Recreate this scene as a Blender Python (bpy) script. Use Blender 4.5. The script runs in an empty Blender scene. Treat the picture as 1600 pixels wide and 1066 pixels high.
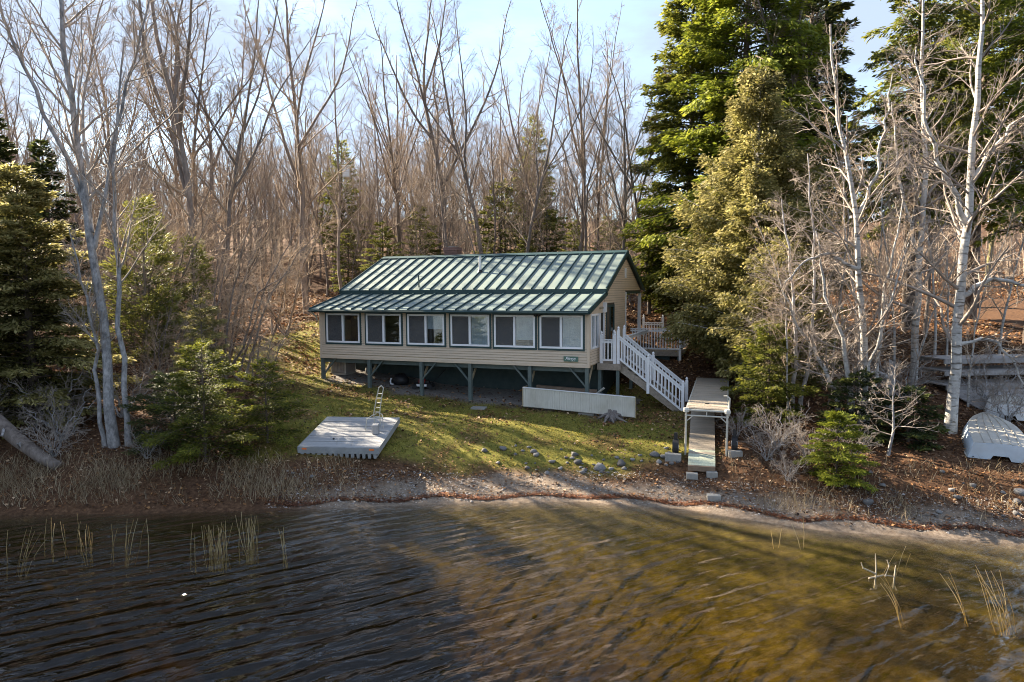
import bpy, math, random
import numpy as np
from mathutils import Vector, Matrix

# ------------------------------------------------------------------ camera, sky, sun, exposure
scene = bpy.context.scene
COL = scene.collection
cam_d = bpy.data.cameras.new("camera")
cam = bpy.data.objects.new("camera", cam_d)
COL.objects.link(cam)
cam.location = (0.0, 0.0, 6.2)
cam.rotation_euler = (math.radians(90 - 4.5), 0, 0)
cam_d.lens = 24.0
cam_d.sensor_width = 36.0
cam_d.clip_start = 0.1
cam_d.clip_end = 3000
scene.camera = cam

SUN_EL, SUN_AZ = 29.0, 54.0          # azimuth measured from +Y towards -X (behind and left of the cottage)
w = bpy.data.worlds.new("World")
scene.world = w
w.use_nodes = True
nt = w.node_tree
for n in list(nt.nodes):
    nt.nodes.remove(n)
N = nt.nodes.new
out = N("ShaderNodeOutputWorld")
bg = N("ShaderNodeBackground")
sky = N("ShaderNodeTexSky")
sky.sky_type = 'NISHITA'
sky.sun_disc = False
sky.sun_elevation = math.radians(SUN_EL)
sky.sun_rotation = math.radians(-SUN_AZ)
sky.air_density = 1.0
sky.dust_density = 0.25
sky.ozone_density = 1.2
tc = N("ShaderNodeTexCoord")
mp = N("ShaderNodeMapping")
mp.inputs['Scale'].default_value = (1.0, 1.0, 3.2)
ns = N("ShaderNodeTexNoise")
ns.inputs['Scale'].default_value = 2.6
ns.inputs['Detail'].default_value = 7
ns.inputs['Roughness'].default_value = 0.6
rp = N("ShaderNodeValToRGB")
rp.color_ramp.elements[0].position = 0.26
rp.color_ramp.elements[1].position = 0.56
rp.color_ramp.elements[1].color = (0.93, 0.93, 0.93, 1)
mx = N("ShaderNodeMixRGB")
mx.inputs[2].default_value = (1.55, 1.85, 2.38, 1)
nt.links.new(tc.outputs['Generated'], mp.inputs['Vector'])
nt.links.new(mp.outputs['Vector'], ns.inputs['Vector'])
nt.links.new(ns.outputs['Fac'], rp.inputs['Fac'])
nt.links.new(rp.outputs['Color'], mx.inputs[0])
nt.links.new(sky.outputs['Color'], mx.inputs[1])
nt.links.new(mx.outputs['Color'], bg.inputs['Color'])
bg.inputs['Strength'].default_value = 0.065
nt.links.new(bg.outputs[0], out.inputs[0])

sun_d = bpy.data.lights.new("sun", 'SUN')
sun_d.energy = 5.0
sun_d.angle = math.radians(0.5)
sun_d.color = (1.0, 0.86, 0.66)
sun = bpy.data.objects.new("sun", sun_d)
COL.objects.link(sun)
e, a = math.radians(SUN_EL), math.radians(SUN_AZ)
sdir = Vector((-math.sin(a) * math.cos(e), math.cos(a) * math.cos(e), math.sin(e)))
sun.rotation_euler = sdir.to_track_quat('Z', 'Y').to_euler()
sun.location = sdir * 80

vs = scene.view_settings
vs.view_transform = 'Standard'
vs.look = 'None'
vs.exposure = 2.75
vs.gamma = 1.0
vs.use_curve_mapping = False
cy = scene.cycles
cy.max_bounces = 6
cy.diffuse_bounces = 3
cy.glossy_bounces = 3
cy.transmission_bounces = 4
cy.transparent_max_bounces = 12
cy.use_denoising = True
cy.filter_width = 1.0
cy.caustics_reflective = False
cy.caustics_refractive = False

# ------------------------------------------------------------------ helpers
R = math.radians
rng = np.random.default_rng(7)
random.seed(7)


def link(o, parent=None):
    COL.objects.link(o)
    if parent is not None:
        o.parent = parent
    return o


def tag(o, label=None, cat=None, group=None, kind=None):
    if label: o["label"] = label
    if cat: o["category"] = cat
    if group: o["group"] = group
    if kind: o["kind"] = kind
    return o


def thing(name, label, cat, loc=(0, 0, 0), rz=0.0, group=None, rot=None):
    o = bpy.data.objects.new(name, None)
    o.empty_display_size = 0.2
    o.location = loc
    o.rotation_euler = rot if rot is not None else (0, 0, rz)
    COL.objects.link(o)
    return tag(o, label, cat, group)


def dup(o, parent=None):
    c = o.copy()
    COL.objects.link(c)
    if parent is not None:
        c.parent = parent
    for ch in list(o.children):
        dup(ch, c)
    return c


def np_mesh(name, V, F, mats=(), smooth=False, attrs=None):
    """V (n,3), F (m,k) with a single k."""
    V = np.asarray(V, np.float32)
    F = np.asarray(F, np.int32)
    me = bpy.data.meshes.new(name)
    me.vertices.add(len(V))
    me.vertices.foreach_set("co", V.ravel())
    m, k = F.shape
    me.loops.add(m * k)
    me.loops.foreach_set("vertex_index", F.ravel())
    me.polygons.add(m)
    me.polygons.foreach_set("loop_start", np.arange(0, m * k, k, dtype=np.int32))
    try:
        me.polygons.foreach_set("loop_total", np.full(m, k, np.int32))
    except Exception:
        pass
    if smooth:
        me.polygons.foreach_set("use_smooth", np.ones(m, bool))
    for mt in mats:
        me.materials.append(mt)
    if attrs:
        for an, (dom, arr) in attrs.items():
            at = me.attributes.new(an, 'FLOAT', dom)
            at.data.foreach_set("value", np.asarray(arr, np.float32).ravel())
    me.update(calc_edges=True)
    return me


class MB:
    def __init__(self, off=(0, 0, 0)):
        self.v, self.f, self.off = [], [], Vector(off)

    def add(self, vs_, fs_):
        b = len(self.v)
        self.v += [tuple(Vector(p) - self.off) for p in vs_]
        self.f += [tuple(i + b for i in f) for f in fs_]
        return self

    def box(self, x0, x1, y0, y1, z0, z1):
        return self.add([(x0, y0, z0), (x1, y0, z0), (x1, y1, z0), (x0, y1, z0), (x0, y0, z1), (x1, y0, z1), (x1, y1, z1), (x0, y1, z1)],
                        [(0, 3, 2, 1), (4, 5, 6, 7), (0, 1, 5, 4), (1, 2, 6, 5), (2, 3, 7, 6), (3, 0, 4, 7)])

    def bar(self, p, q, wd, ht, up=(0, 0, 1)):
        p, q = Vector(p), Vector(q)
        t = (q - p).normalized()
        s = t.cross(Vector(up))
        if s.length < 1e-4: s = Vector((1, 0, 0))
        s.normalize()
        n = s.cross(t).normalized()
        s, n = s * wd / 2, n * ht / 2
        vs_ = [p - s - n, p + s - n, p + s + n, p - s + n, q - s - n, q + s - n, q + s + n, q - s + n]
        return self.add(vs_, [(0, 1, 2, 3), (4, 7, 6, 5), (0, 4, 5, 1), (1, 5, 6, 2), (2, 6, 7, 3), (3, 7, 4, 0)])

    def tube(self, pts, r, k=6, cap=True):
        pts = [Vector(p) for p in pts]
        rs = r if isinstance(r, (list, tuple)) else [r] * len(pts)
        vs_, fs_ = [], []
        for i, p in enumerate(pts):
            t = (pts[min(i + 1, len(pts) - 1)] - pts[max(i - 1, 0)]).normalized()
            ref = Vector((0, 0, 1)) if abs(t.z) < 0.9 else Vector((1, 0, 0))
            s = t.cross(ref).normalized()
            n = s.cross(t)
            for j in range(k):
                aa = 2 * math.pi * j / k
                vs_.append(p + (s * math.cos(aa) + n * math.sin(aa)) * rs[i])
        for i in range(len(pts) - 1):
            for j in range(k):
                a_, b_ = i * k + j, i * k + (j + 1) % k
                fs_.append((a_, b_, b_ + k, a_ + k))
        if cap:
            fs_.append(tuple(range(k - 1, -1, -1)))
            fs_.append(tuple(range((len(pts) - 1) * k, len(pts) * k)))
        return self.add(vs_, fs_)

    def prism(self, poly, ext):
        ext = Vector(ext)
        n = len(poly)
        vs_ = [Vector(p) for p in poly] + [Vector(p) + ext for p in poly]
        fs_ = [tuple(range(n - 1, -1, -1)), tuple(range(n, 2 * n))]
        for i in range(n):
            j = (i + 1) % n
            fs_.append((i, j, j + n, i + n))
        return self.add(vs_, fs_)

    def lathe(self, prof, c, k=10):
        vs_, fs_ = [], []
        for r_, z_ in prof:
            for j in range(k):
                aa = 2 * math.pi * j / k
                vs_.append((c[0] + r_ * math.cos(aa), c[1] + r_ * math.sin(aa), c[2] + z_))
        for i in range(len(prof) - 1):
            for j in range(k):
                a_, b_ = i * k + j, i * k + (j + 1) % k
                fs_.append((a_, b_, b_ + k, a_ + k))
        fs_.append(tuple(range(k - 1, -1, -1)))
        fs_.append(tuple(range((len(prof) - 1) * k, len(prof) * k)))
        return self.add(vs_, fs_)

    def build(self, name, mat, parent=None, smooth=False, bevel=0.0, kind=None):
        me = bpy.data.meshes.new(name)
        me.from_pydata(self.v, [], self.f)
        me.materials.append(mat)
        if smooth:
            for p in me.polygons: p.use_smooth = True
        me.update()
        import bmesh as _bm
        b = _bm.new(); b.from_mesh(me)
        _bm.ops.recalc_face_normals(b, faces=b.faces)
        b.to_mesh(me); b.free()
        o = link(bpy.data.objects.new(name, me), parent)
        if bevel:
            md = o.modifiers.new("bevel", 'BEVEL')
            md.width = bevel; md.segments = 1; md.limit_method = 'ANGLE'
        if kind: o["kind"] = kind
        return o


def inst(o, parent, loc):
    c = o.copy()
    COL.objects.link(c)
    c.parent = parent
    c.location = loc
    return c


# ------------------------------------------------------------------ materials
def newmat(name):
    m = bpy.data.materials.new(name)
    m.use_nodes = True
    t = m.node_tree
    b = t.nodes['Principled BSDF']
    return m, t, b


def mul(c, k): return tuple(min(1, x * k) for x in c[:3]) + (1,)


def pm(name, col, rough=0.75, var=0.2, scale=6.0, stretch=(1, 1, 1), bump=0.0, metal=0.0, spec=0.3, objvar=0.0, dirt=None, dirt_amt=0.0, dirt_scale=1.5):
    m, t, b = newmat(name)
    L = t.links.new
    tcn = t.nodes.new("ShaderNodeTexCoord")
    mpn = t.nodes.new("ShaderNodeMapping")
    mpn.inputs['Scale'].default_value = stretch
    nz = t.nodes.new("ShaderNodeTexNoise")
    nz.inputs['Scale'].default_value = scale
    nz.inputs['Detail'].default_value = 6
    nz.inputs['Roughness'].default_value = 0.65
    cr = t.nodes.new("ShaderNodeValToRGB")
    cr.color_ramp.elements[0].position = 0.3
    cr.color_ramp.elements[1].position = 0.7
    cr.color_ramp.elements[0].color = mul(col, 1 - var)
    cr.color_ramp.elements[1].color = mul(col, 1 + var)
    L(tcn.outputs['Object'], mpn.inputs['Vector'])
    L(mpn.outputs['Vector'], nz.inputs['Vector'])
    L(nz.outputs['Fac'], cr.inputs['Fac'])
    last = cr.outputs['Color']
    if dirt:
        n2 = t.nodes.new("ShaderNodeTexNoise")
        n2.inputs['Scale'].default_value = dirt_scale
        n2.inputs['Detail'].default_value = 5
        r2 = t.nodes.new("ShaderNodeValToRGB")
        r2.color_ramp.elements[0].position = 0.45
        r2.color_ramp.elements[1].position = 0.75
        r2.color_ramp.elements[1].color = (dirt_amt,) * 3 + (1,)
        mx_ = t.nodes.new("ShaderNodeMixRGB")
        mx_.inputs[2].default_value = tuple(dirt) + (1,)
        L(tcn.outputs['Object'], n2.inputs['Vector'])
        L(n2.outputs['Fac'], r2.inputs['Fac'])
        L(r2.outputs['Color'], mx_.inputs[0])
        L(last, mx_.inputs[1])
        last = mx_.outputs['Color']
    if objvar:
        oi = t.nodes.new("ShaderNodeObjectInfo")
        mr = t.nodes.new("ShaderNodeMapRange")
        mr.inputs['To Min'].default_value = 1 - objvar
        mr.inputs['To Max'].default_value = 1 + objvar
        mm = t.nodes.new("ShaderNodeMixRGB")
        mm.blend_type = 'MULTIPLY'
        mm.inputs[0].default_value = 1
        L(oi.outputs['Random'], mr.inputs['Value'])
        L(last, mm.inputs[1])
        L(mr.outputs['Result'], mm.inputs[2])
        last = mm.outputs['Color']
    L(last, b.inputs['Base Color'])
    b.inputs['Roughness'].default_value = rough
    b.inputs['Metallic'].default_value = metal
    b.inputs['Specular IOR Level'].default_value = spec
    if bump:
        bp = t.nodes.new("ShaderNodeBump")
        bp.inputs['Strength'].default_value = bump
        bp.inputs['Distance'].default_value = 0.02
        L(nz.outputs['Fac'], bp.inputs['Height'])
        L(bp.outputs['Normal'], b.inputs['Normal'])
    return m


def leafmat(name, cols, trans=0.35, rough=0.6, noise_scale=0.35, noise_amt=0.35, objvar=0.0):
    """foliage: colour from a per-face random value and a slow noise; some light passes through"""
    m, t, b = newmat(name)
    L = t.links.new
    at = t.nodes.new("ShaderNodeAttribute")
    at.attribute_name = "rnd"
    cr = t.nodes.new("ShaderNodeValToRGB")
    els = cr.color_ramp.elements
    while len(els) < len(cols): els.new(0.5)
    for i, c in enumerate(cols):
        els[i].position = i / max(1, len(cols) - 1)
        els[i].color = tuple(c) + (1,)
    L(at.outputs['Fac'], cr.inputs['Fac'])
    tcn = t.nodes.new("ShaderNodeTexCoord")
    nz = t.nodes.new("ShaderNodeTexNoise")
    nz.inputs['Scale'].default_value = noise_scale
    nz.inputs['Detail'].default_value = 3
    L(tcn.outputs['Object'], nz.inputs['Vector'])
    mr = t.nodes.new("ShaderNodeMapRange")
    mr.inputs['From Min'].default_value = 0.3
    mr.inputs['From Max'].default_value = 0.7
    mr.inputs['To Min'].default_value = 1 - noise_amt
    mr.inputs['To Max'].default_value = 1 + noise_amt
    L(nz.outputs['Fac'], mr.inputs['Value'])
    mm = t.nodes.new("ShaderNodeMixRGB")
    mm.blend_type = 'MULTIPLY'
    mm.inputs[0].default_value = 1
    L(cr.outputs['Color'], mm.inputs[1])
    L(mr.outputs['Result'], mm.inputs[2])
    last = mm.outputs['Color']
    L(last, b.inputs['Base Color'])
    b.inputs['Roughness'].default_value = rough
    b.inputs['Specular IOR Level'].default_value = 0.25
    if trans:
        tr = t.nodes.new("ShaderNodeBsdfTranslucent")
        L(last, tr.inputs['Color'])
        ms = t.nodes.new("ShaderNodeMixShader")
        ms.inputs[0].default_value = trans
        L(b.outputs[0], ms.inputs[1])
        L(tr.outputs[0], ms.inputs[2])
        L(ms.outputs[0], t.nodes['Material Output'].inputs['Surface'])
    return m


M = {}
M['siding'] = pm("vinyl_siding_tan", (0.60, 0.48, 0.36), 0.6, 0.06, 3, bump=0.05, objvar=0.03, dirt=(0.44, 0.36, 0.27), dirt_amt=0.3)
M['white'] = pm("white_paint", (0.74, 0.74, 0.75), 0.5, 0.05, 5, dirt=(0.5, 0.49, 0.46), dirt_amt=0.3)
M['white_frame'] = pm("white_vinyl", (0.8, 0.8, 0.82), 0.35, 0.03, 4)
M['trim'] = pm("dark_green_trim", (0.022, 0.05, 0.052), 0.5, 0.15, 4)
M['rib'] = pm("shade_toned_rib", (0.016, 0.042, 0.05), 0.45, 0.15, 4)  # ribs share the panel green; their shade is put into this darker tone
M['roof'] = pm("sage_metal_roof", (0.14, 0.18, 0.168), 0.5, 0.10, 1.2, stretch=(1, .25, .25), objvar=0.07, spec=0.4, dirt=(0.22, 0.24, 0.18), dirt_amt=0.5, dirt_scale=2.2)
M['foundation'] = pm("dark_green_wall_paint", (0.04, 0.06, 0.06), 0.85, 0.18, 3, bump=0.1, dirt=(0.07, 0.08, 0.07), dirt_amt=0.5)
M['post'] = pm("grey_green_post", (0.095, 0.122, 0.116), 0.7, 0.15, 5, dirt=(0.16, 0.17, 0.15), dirt_amt=0.35)
M['rawwood'] = pm("bare_lumber", (0.36, 0.29, 0.19), 0.8, 0.2, 6, stretch=(1, 1, 6))
M['deckwood'] = pm("weathered_lumber", (0.30, 0.25, 0.20), 0.85, 0.28, 9, stretch=(1, 6, 1), objvar=0.12, bump=0.15)
M['raft'] = pm("grey_raft_plank", (0.30, 0.30, 0.305), 0.75, 0.13, 8, stretch=(1, 5, 1), objvar=0.09, bump=0.1, dirt=(0.32, 0.31, 0.3), dirt_amt=0.5, dirt_scale=2)
M['float'] = pm("grey_raft_float", (0.27, 0.28, 0.285), 0.8, 0.16, 6, dirt=(0.22, 0.2, 0.17), dirt_amt=0.5)
M['orange'] = pm("orange_reflector", (0.85, 0.22, 0.06), 0.4, 0.08, 9)
M['galv'] = pm("galvanised_metal", (0.55, 0.57, 0.6), 0.4, 0.1, 8, metal=0.6)
M['alu'] = pm("pale_aluminium_pipe", (0.48, 0.46, 0.40), 0.45, 0.1, 8, metal=0.2)
M['black'] = pm("black_plastic", (0.016, 0.016, 0.018), 0.5, 0.2, 8)
M['red'] = pm("red_engine_paint", (0.25, 0.03, 0.03), 0.4, 0.15, 8)
M['acgrey'] = pm("grey_ac_case", (0.24, 0.22, 0.21), 0.6, 0.12, 6)
M['gap'] = pm("lap_shadow_backing", (0.10, 0.08, 0.06), 0.9, 0.1, 4)  # dark tone paints the shadow lines between siding boards
M['brick'] = pm("old_chimney_brick", (0.20, 0.11, 0.09), 0.9, 0.3, 14, bump=0.3, objvar=0.15)
M['concrete'] = pm("concrete_block", (0.27, 0.26, 0.24), 0.9, 0.16, 7, bump=0.2, dirt=(0.25, 0.24, 0.2), dirt_amt=0.5)
M['stone'] = pm("lake_stone", (0.155, 0.15, 0.148), 0.85, 0.3, 5, bump=0.3, objvar=0.35)
M['dockdeck'] = pm("grey_dock_board", (0.31, 0.26, 0.205), 0.8, 0.16, 9, stretch=(5, 1, 1), objvar=0.10, bump=0.1, dirt=(0.25, 0.22, 0.17), dirt_amt=0.5)
M['greenboard'] = pm("pale_green_treated_board", (0.44, 0.47, 0.36), 0.75, 0.16, 7, stretch=(5, 1, 1), objvar=0.06, dirt=(0.33, 0.29, 0.2), dirt_amt=0.6)
M['skirt'] = pm("ribbed_white_panel", (0.60, 0.575, 0.51), 0.7, 0.1, 5, stretch=(4, 1, .6), dirt=(0.42, 0.38, 0.3), dirt_amt=0.6)
M['boat_bottom'] = pm("worn_boat_bottom", (0.46, 0.43, 0.38), 0.55, 0.14, 5, bump=0.05, dirt=(0.28, 0.26, 0.23), dirt_amt=0.5)
M['boat_side'] = pm("pale_blue_boat_side", (0.50, 0.57, 0.64), 0.5, 0.08, 4, dirt=(0.4, 0.42, 0.42), dirt_amt=0.5)
M['signgreen'] = pm("sign_green", (0.10, 0.17, 0.13), 0.7, 0.12, 6)
M['dark_in'] = pm("dark_interior", (0.05, 0.045, 0.04), 0.9, 0.2, 3)
M['panel_in'] = pm("interior_panelling", (0.22, 0.17, 0.12), 0.7, 0.2, 5, stretch=(6, 1, 1))
M['blind'] = pm("pale_fabric_blind", (0.68, 0.72, 0.80), 0.9, 0.15, 3)
M['rope'] = pm("pale_dead_wood", (0.33, 0.28, 0.21), 0.8, 0.15, 12)
M['adirondack'] = pm("reddish_plank", (0.42, 0.22, 0.13), 0.75, 0.2, 7, objvar=0.1)
M['stump'] = pm("weathered_stump", (0.17, 0.15, 0.14), 0.9, 0.4, 9, bump=0.6)
M['oldwood'] = pm("old_grey_timber", (0.27, 0.25, 0.24), 0.85, 0.22, 7, stretch=(5, 1, 1), objvar=0.15, bump=0.15)
M['timber'] = pm("brown_timber", (0.24, 0.17, 0.12), 0.85, 0.2, 6, stretch=(1, 5, 1))


def glassmat():
    m = bpy.data.materials.new("window_glass")
    m.use_nodes = True
    t = m.node_tree
    for n in list(t.nodes): t.nodes.remove(n)
    o = t.nodes.new("ShaderNodeOutputMaterial")
    tr = t.nodes.new("ShaderNodeBsdfTransparent"); tr.inputs[0].default_value = (0.82, 0.86, 0.86, 1)
    gl = t.nodes.new("ShaderNodeBsdfGlossy"); gl.inputs['Roughness'].default_value = 0.01
    tcn = t.nodes.new("ShaderNodeTexCoord")
    nz = t.nodes.new("ShaderNodeTexNoise"); nz.inputs['Scale'].default_value = 0.8
    bp = t.nodes.new("ShaderNodeBump"); bp.inputs['Strength'].default_value = 0.04; bp.inputs['Distance'].default_value = 0.1
    t.links.new(tcn.outputs['Object'], nz.inputs['Vector']); t.links.new(nz.outputs['Fac'], bp.inputs['Height'])
    t.links.new(bp.outputs[0], gl.inputs['Normal'])
    lw_ = t.nodes.new("ShaderNodeLayerWeight"); lw_.inputs['Blend'].default_value = .5
    pw_ = t.nodes.new("ShaderNodeMath"); pw_.operation = 'POWER'; pw_.inputs[1].default_value = 4
    fr = t.nodes.new("ShaderNodeMath"); fr.operation = 'MULTIPLY_ADD'; fr.inputs[1].default_value = .86; fr.inputs[2].default_value = .14
    t.links.new(lw_.outputs['Facing'], pw_.inputs[0]); t.links.new(pw_.outputs[0], fr.inputs[0])
    ms = t.nodes.new("ShaderNodeMixShader")
    t.links.new(fr.outputs[0], ms.inputs[0]); t.links.new(tr.outputs[0], ms.inputs[1]); t.links.new(gl.outputs[0], ms.inputs[2])
    t.links.new(ms.outputs[0], o.inputs[0])
    return m


def screenmat():
    m, t, b = newmat("insect_screen")
    b.inputs['Base Color'].default_value = (0.10, 0.10, 0.105, 1)
    b.inputs['Roughness'].default_value = 0.8
    tr = t.nodes.new("ShaderNodeBsdfTransparent")
    ms = t.nodes.new("ShaderNodeMixShader"); ms.inputs[0].default_value = 0.45
    t.links.new(b.outputs[0], ms.inputs[1]); t.links.new(tr.outputs[0], ms.inputs[2])
    t.links.new(ms.outputs[0], t.nodes['Material Output'].inputs[0])
    return m


M['glass'] = glassmat()
M['screen'] = screenmat()


def barkmat(name, c1, c2, scale=5.0, zs=0.25, marks=None):
    m, t, b = newmat(name)
    L = t.links.new
    tcn = t.nodes.new("ShaderNodeTexCoord")
    mpn = t.nodes.new("ShaderNodeMapping"); mpn.inputs['Scale'].default_value = (1, 1, zs)
    nz = t.nodes.new("ShaderNodeTexNoise"); nz.inputs['Scale'].default_value = scale; nz.inputs['Detail'].default_value = 6; nz.inputs['Roughness'].default_value = 0.7
    cr = t.nodes.new("ShaderNodeValToRGB")
    cr.color_ramp.elements[0].position = 0.35; cr.color_ramp.elements[1].position = 0.65
    cr.color_ramp.elements[0].color = tuple(c1) + (1,); cr.color_ramp.elements[1].color = tuple(c2) + (1,)
    L(tcn.outputs['Object'], mpn.inputs['Vector']); L(mpn.outputs['Vector'], nz.inputs['Vector']); L(nz.outputs['Fac'], cr.inputs['Fac'])
    last = cr.outputs['Color']
    if marks:
        mp2 = t.nodes.new("ShaderNodeMapping"); mp2.inputs['Scale'].default_value = (1.6, 1.6, 9)
        n2 = t.nodes.new("ShaderNodeTexNoise"); n2.inputs['Scale'].default_value = 1.6; n2.inputs['Detail'].default_value = 4
        r2 = t.nodes.new("ShaderNodeValToRGB"); r2.color_ramp.elements[0].position = 0.56; r2.color_ramp.elements[1].position = 0.64
        mx_ = t.nodes.new("ShaderNodeMixRGB"); mx_.inputs[2].default_value = tuple(marks) + (1,)
        L(tcn.outputs['Object'], mp2.inputs['Vector']); L(mp2.outputs['Vector'], n2.inputs['Vector']); L(n2.outputs['Fac'], r2.inputs['Fac'])
        L(r2.outputs['Color'], mx_.inputs[0]); L(last, mx_.inputs[1]); last = mx_.outputs['Color']
    oi = t.nodes.new("ShaderNodeObjectInfo"); mr = t.nodes.new("ShaderNodeMapRange"); mr.inputs['To Min'].default_value = .8; mr.inputs['To Max'].default_value = 1.2
    mm = t.nodes.new("ShaderNodeMixRGB"); mm.blend_type = 'MULTIPLY'; mm.inputs[0].default_value = 1
    L(oi.outputs['Random'], mr.inputs['Value']); L(last, mm.inputs[1]); L(mr.outputs['Result'], mm.inputs[2])
    L(mm.outputs['Color'], b.inputs['Base Color'])
    b.inputs['Roughness'].default_value = 0.9
    b.inputs['Specular IOR Level'].default_value = 0.15
    bp = t.nodes.new("ShaderNodeBump"); bp.inputs['Strength'].default_value = 0.5; bp.inputs['Distance'].default_value = 0.03
    L(nz.outputs['Fac'], bp.inputs['Height']); L(bp.outputs[0], b.inputs['Normal'])
    return m


M['bark_brown'] = barkmat("bark_grey_brown", (0.10, 0.08, 0.07), (0.24, 0.20, 0.175))
M['twig_brown'] = barkmat("twig_pinkish_brown", (0.185, 0.142, 0.108), (0.34, 0.27, 0.21), 3)
M['twig_warm'] = barkmat("twig_warm_tan", (0.28, 0.205, 0.145), (0.50, 0.39, 0.29), 3)
M['bark_grey'] = barkmat("bark_smooth_grey", (0.13, 0.125, 0.125), (0.44, 0.42, 0.41), 8, 0.5)
M['bark_birch'] = barkmat("bark_pale_birch", (0.27, 0.255, 0.24), (0.46, 0.44, 0.41), 5, 1.2, marks=(0.12, 0.105, 0.09))
M['twig_pale'] = barkmat("twig_pale_grey", (0.19, 0.155, 0.13), (0.37, 0.315, 0.27), 3)
M['bark_dark'] = barkmat("bark_conifer_dark", (0.055, 0.042, 0.035), (0.14, 0.11, 0.09))
M['bark_mossy'] = barkmat("bark_mossy", (0.10, 0.09, 0.035), (0.24, 0.21, 0.10))
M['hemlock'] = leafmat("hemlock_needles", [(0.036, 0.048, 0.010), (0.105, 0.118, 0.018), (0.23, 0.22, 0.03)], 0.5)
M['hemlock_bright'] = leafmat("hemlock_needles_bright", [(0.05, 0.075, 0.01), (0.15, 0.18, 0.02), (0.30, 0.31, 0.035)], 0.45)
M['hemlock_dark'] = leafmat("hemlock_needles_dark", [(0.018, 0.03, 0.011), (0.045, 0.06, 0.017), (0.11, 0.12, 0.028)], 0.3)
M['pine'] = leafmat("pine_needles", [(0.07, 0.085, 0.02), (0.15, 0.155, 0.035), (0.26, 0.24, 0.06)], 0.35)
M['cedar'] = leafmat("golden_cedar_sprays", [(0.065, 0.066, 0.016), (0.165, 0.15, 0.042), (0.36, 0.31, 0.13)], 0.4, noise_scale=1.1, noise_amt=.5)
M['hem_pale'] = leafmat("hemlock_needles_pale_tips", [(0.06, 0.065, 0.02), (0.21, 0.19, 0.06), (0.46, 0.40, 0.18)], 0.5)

# ------------------------------------------------------------------ terrain
ST = [  # stations along X: list of (Y, z)
    (-40, [(18.3, 0), (19.0, .4), (21, 1.3), (24, 1.9), (30, 2.6), (40, 4.2), (60, 7), (100, 13)]),
    (-14, [(18.2, 0), (18.9, .35), (20.6, 1.15), (24, 1.7), (30, 2.4), (40, 4), (60, 7), (100, 13)]),
    (-9, [(18.5, 0), (19.2, .3), (20.5, .9), (24, 1.5), (29, 1.75), (33, 2.3), (40, 3.9), (60, 7), (100, 13)]),
    (-5.4, [(18.75, 0), (19.8, .3), (20.7, .95), (23.8, 1.42), (28.5, 1.60), (31, 1.82), (36, 2.9), (42, 4.2), (60, 7), (100, 13)]),
    (-1.8, [(19.27, 0), (20.6, .25), (21.7, .7), (24, 1.28), (28, 1.5), (31, 1.75), (36, 3.1), (42, 4.7), (60, 7.6), (100, 13)]),
    (1.9, [(19.44, 0), (20.9, .26), (21.9, .72), (24, 1.2), (26.6, 1.42), (30, 1.65), (36, 3.2), (42, 5.0), (60, 7.8), (100, 13)]),
    (5.4, [(18.64, 0), (19.9, .28), (21.2, .85), (23, 1.15), (26, 1.32), (29, 1.8), (34, 3.3), (42, 5.2), (60, 7.6), (100, 12)]),
    (7.5, [(17.36, 0), (18.5, .3), (19.7, .8), (21.5, 1.15), (25, 1.5), (29, 2.1), (34, 3.2), (42, 4.9), (60, 7.2), (100, 12)]),
    (9.8, [(16.89, 0), (17.7, .28), (18.9, .8), (20.3, 1.2), (23, 1.6), (27, 2.2), (33, 3.2), (45, 5), (65, 6.9), (100, 11)]),
    (12.5, [(16.2, 0), (17.0, .28), (18.2, .8), (19.6, 1.22), (22, 1.6), (27, 2.3), (33, 3.2), (45, 4.9), (65, 6.7), (100, 10.5)]),
    (20, [(14.8, 0), (15.8, .35), (17.2, .9), (20, 1.5), (24, 2.0), (30, 2.9), (45, 4.9), (65, 6.7), (100, 10.5)]),
    (45, [(13.0, 0), (14.0, .4), (16, .9), (20, 1.6), (30, 3.0), (45, 5), (65, 7), (100, 11)]),
]
GX = np.arange(-70, 90.01, 0.25)
GY = np.arange(0, 130.01, 0.25)
stx = np.array([s[0] for s in ST], float)
cols = []
for _, pr in ST:
    y = np.array([p[0] for p in pr]); z = np.array([p[1] for p in pr])
    y0 = y[0]
    yy = np.concatenate([[y0 - 40, y0 - 10, y0 - 5, y0 - 2], y, [130]])
    dk_ = float(np.interp(_, [-10, -4, 1, 6, 20], [2.6, 2.0, 1.15, .72, .9]))      # the bed falls away faster on the left
    zz = np.concatenate([[-6.0, -1.5 * dk_, -.8 * dk_, -.28 * dk_], z, [z[-1] + 5]])
    cols.append(np.interp(GY, yy, zz))
cols = np.array(cols)
HZ = np.empty((len(GX), len(GY)))
for j in range(len(GY)):
    HZ[:, j] = np.interp(GX, stx, cols[:, j])


def blur(A, n, ax):
    k = np.hanning(2 * n + 3)[1:-1]; k /= k.sum()
    P = np.apply_along_axis(lambda v: np.convolve(np.pad(v, n, mode='edge'), k, 'valid'), ax, A)
    return P


HZ = blur(blur(HZ, 3, 0), 2, 1)


def vnoise(x, y, sc, seed=0):
    r_ = np.random.default_rng(seed).random((257, 257))
    x = np.asarray(x) / sc; y = np.asarray(y) / sc
    xi = np.floor(x).astype(int); yi = np.floor(y).astype(int)
    fx = x - xi; fy = y - yi
    fx = fx * fx * (3 - 2 * fx); fy = fy * fy * (3 - 2 * fy)
    g = lambda i, j: r_[i % 257, j % 257]
    return (g(xi, yi) * (1 - fx) + g(xi + 1, yi) * fx) * (1 - fy) + (g(xi, yi + 1) * (1 - fx) + g(xi + 1, yi + 1) * fx) * fy


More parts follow.
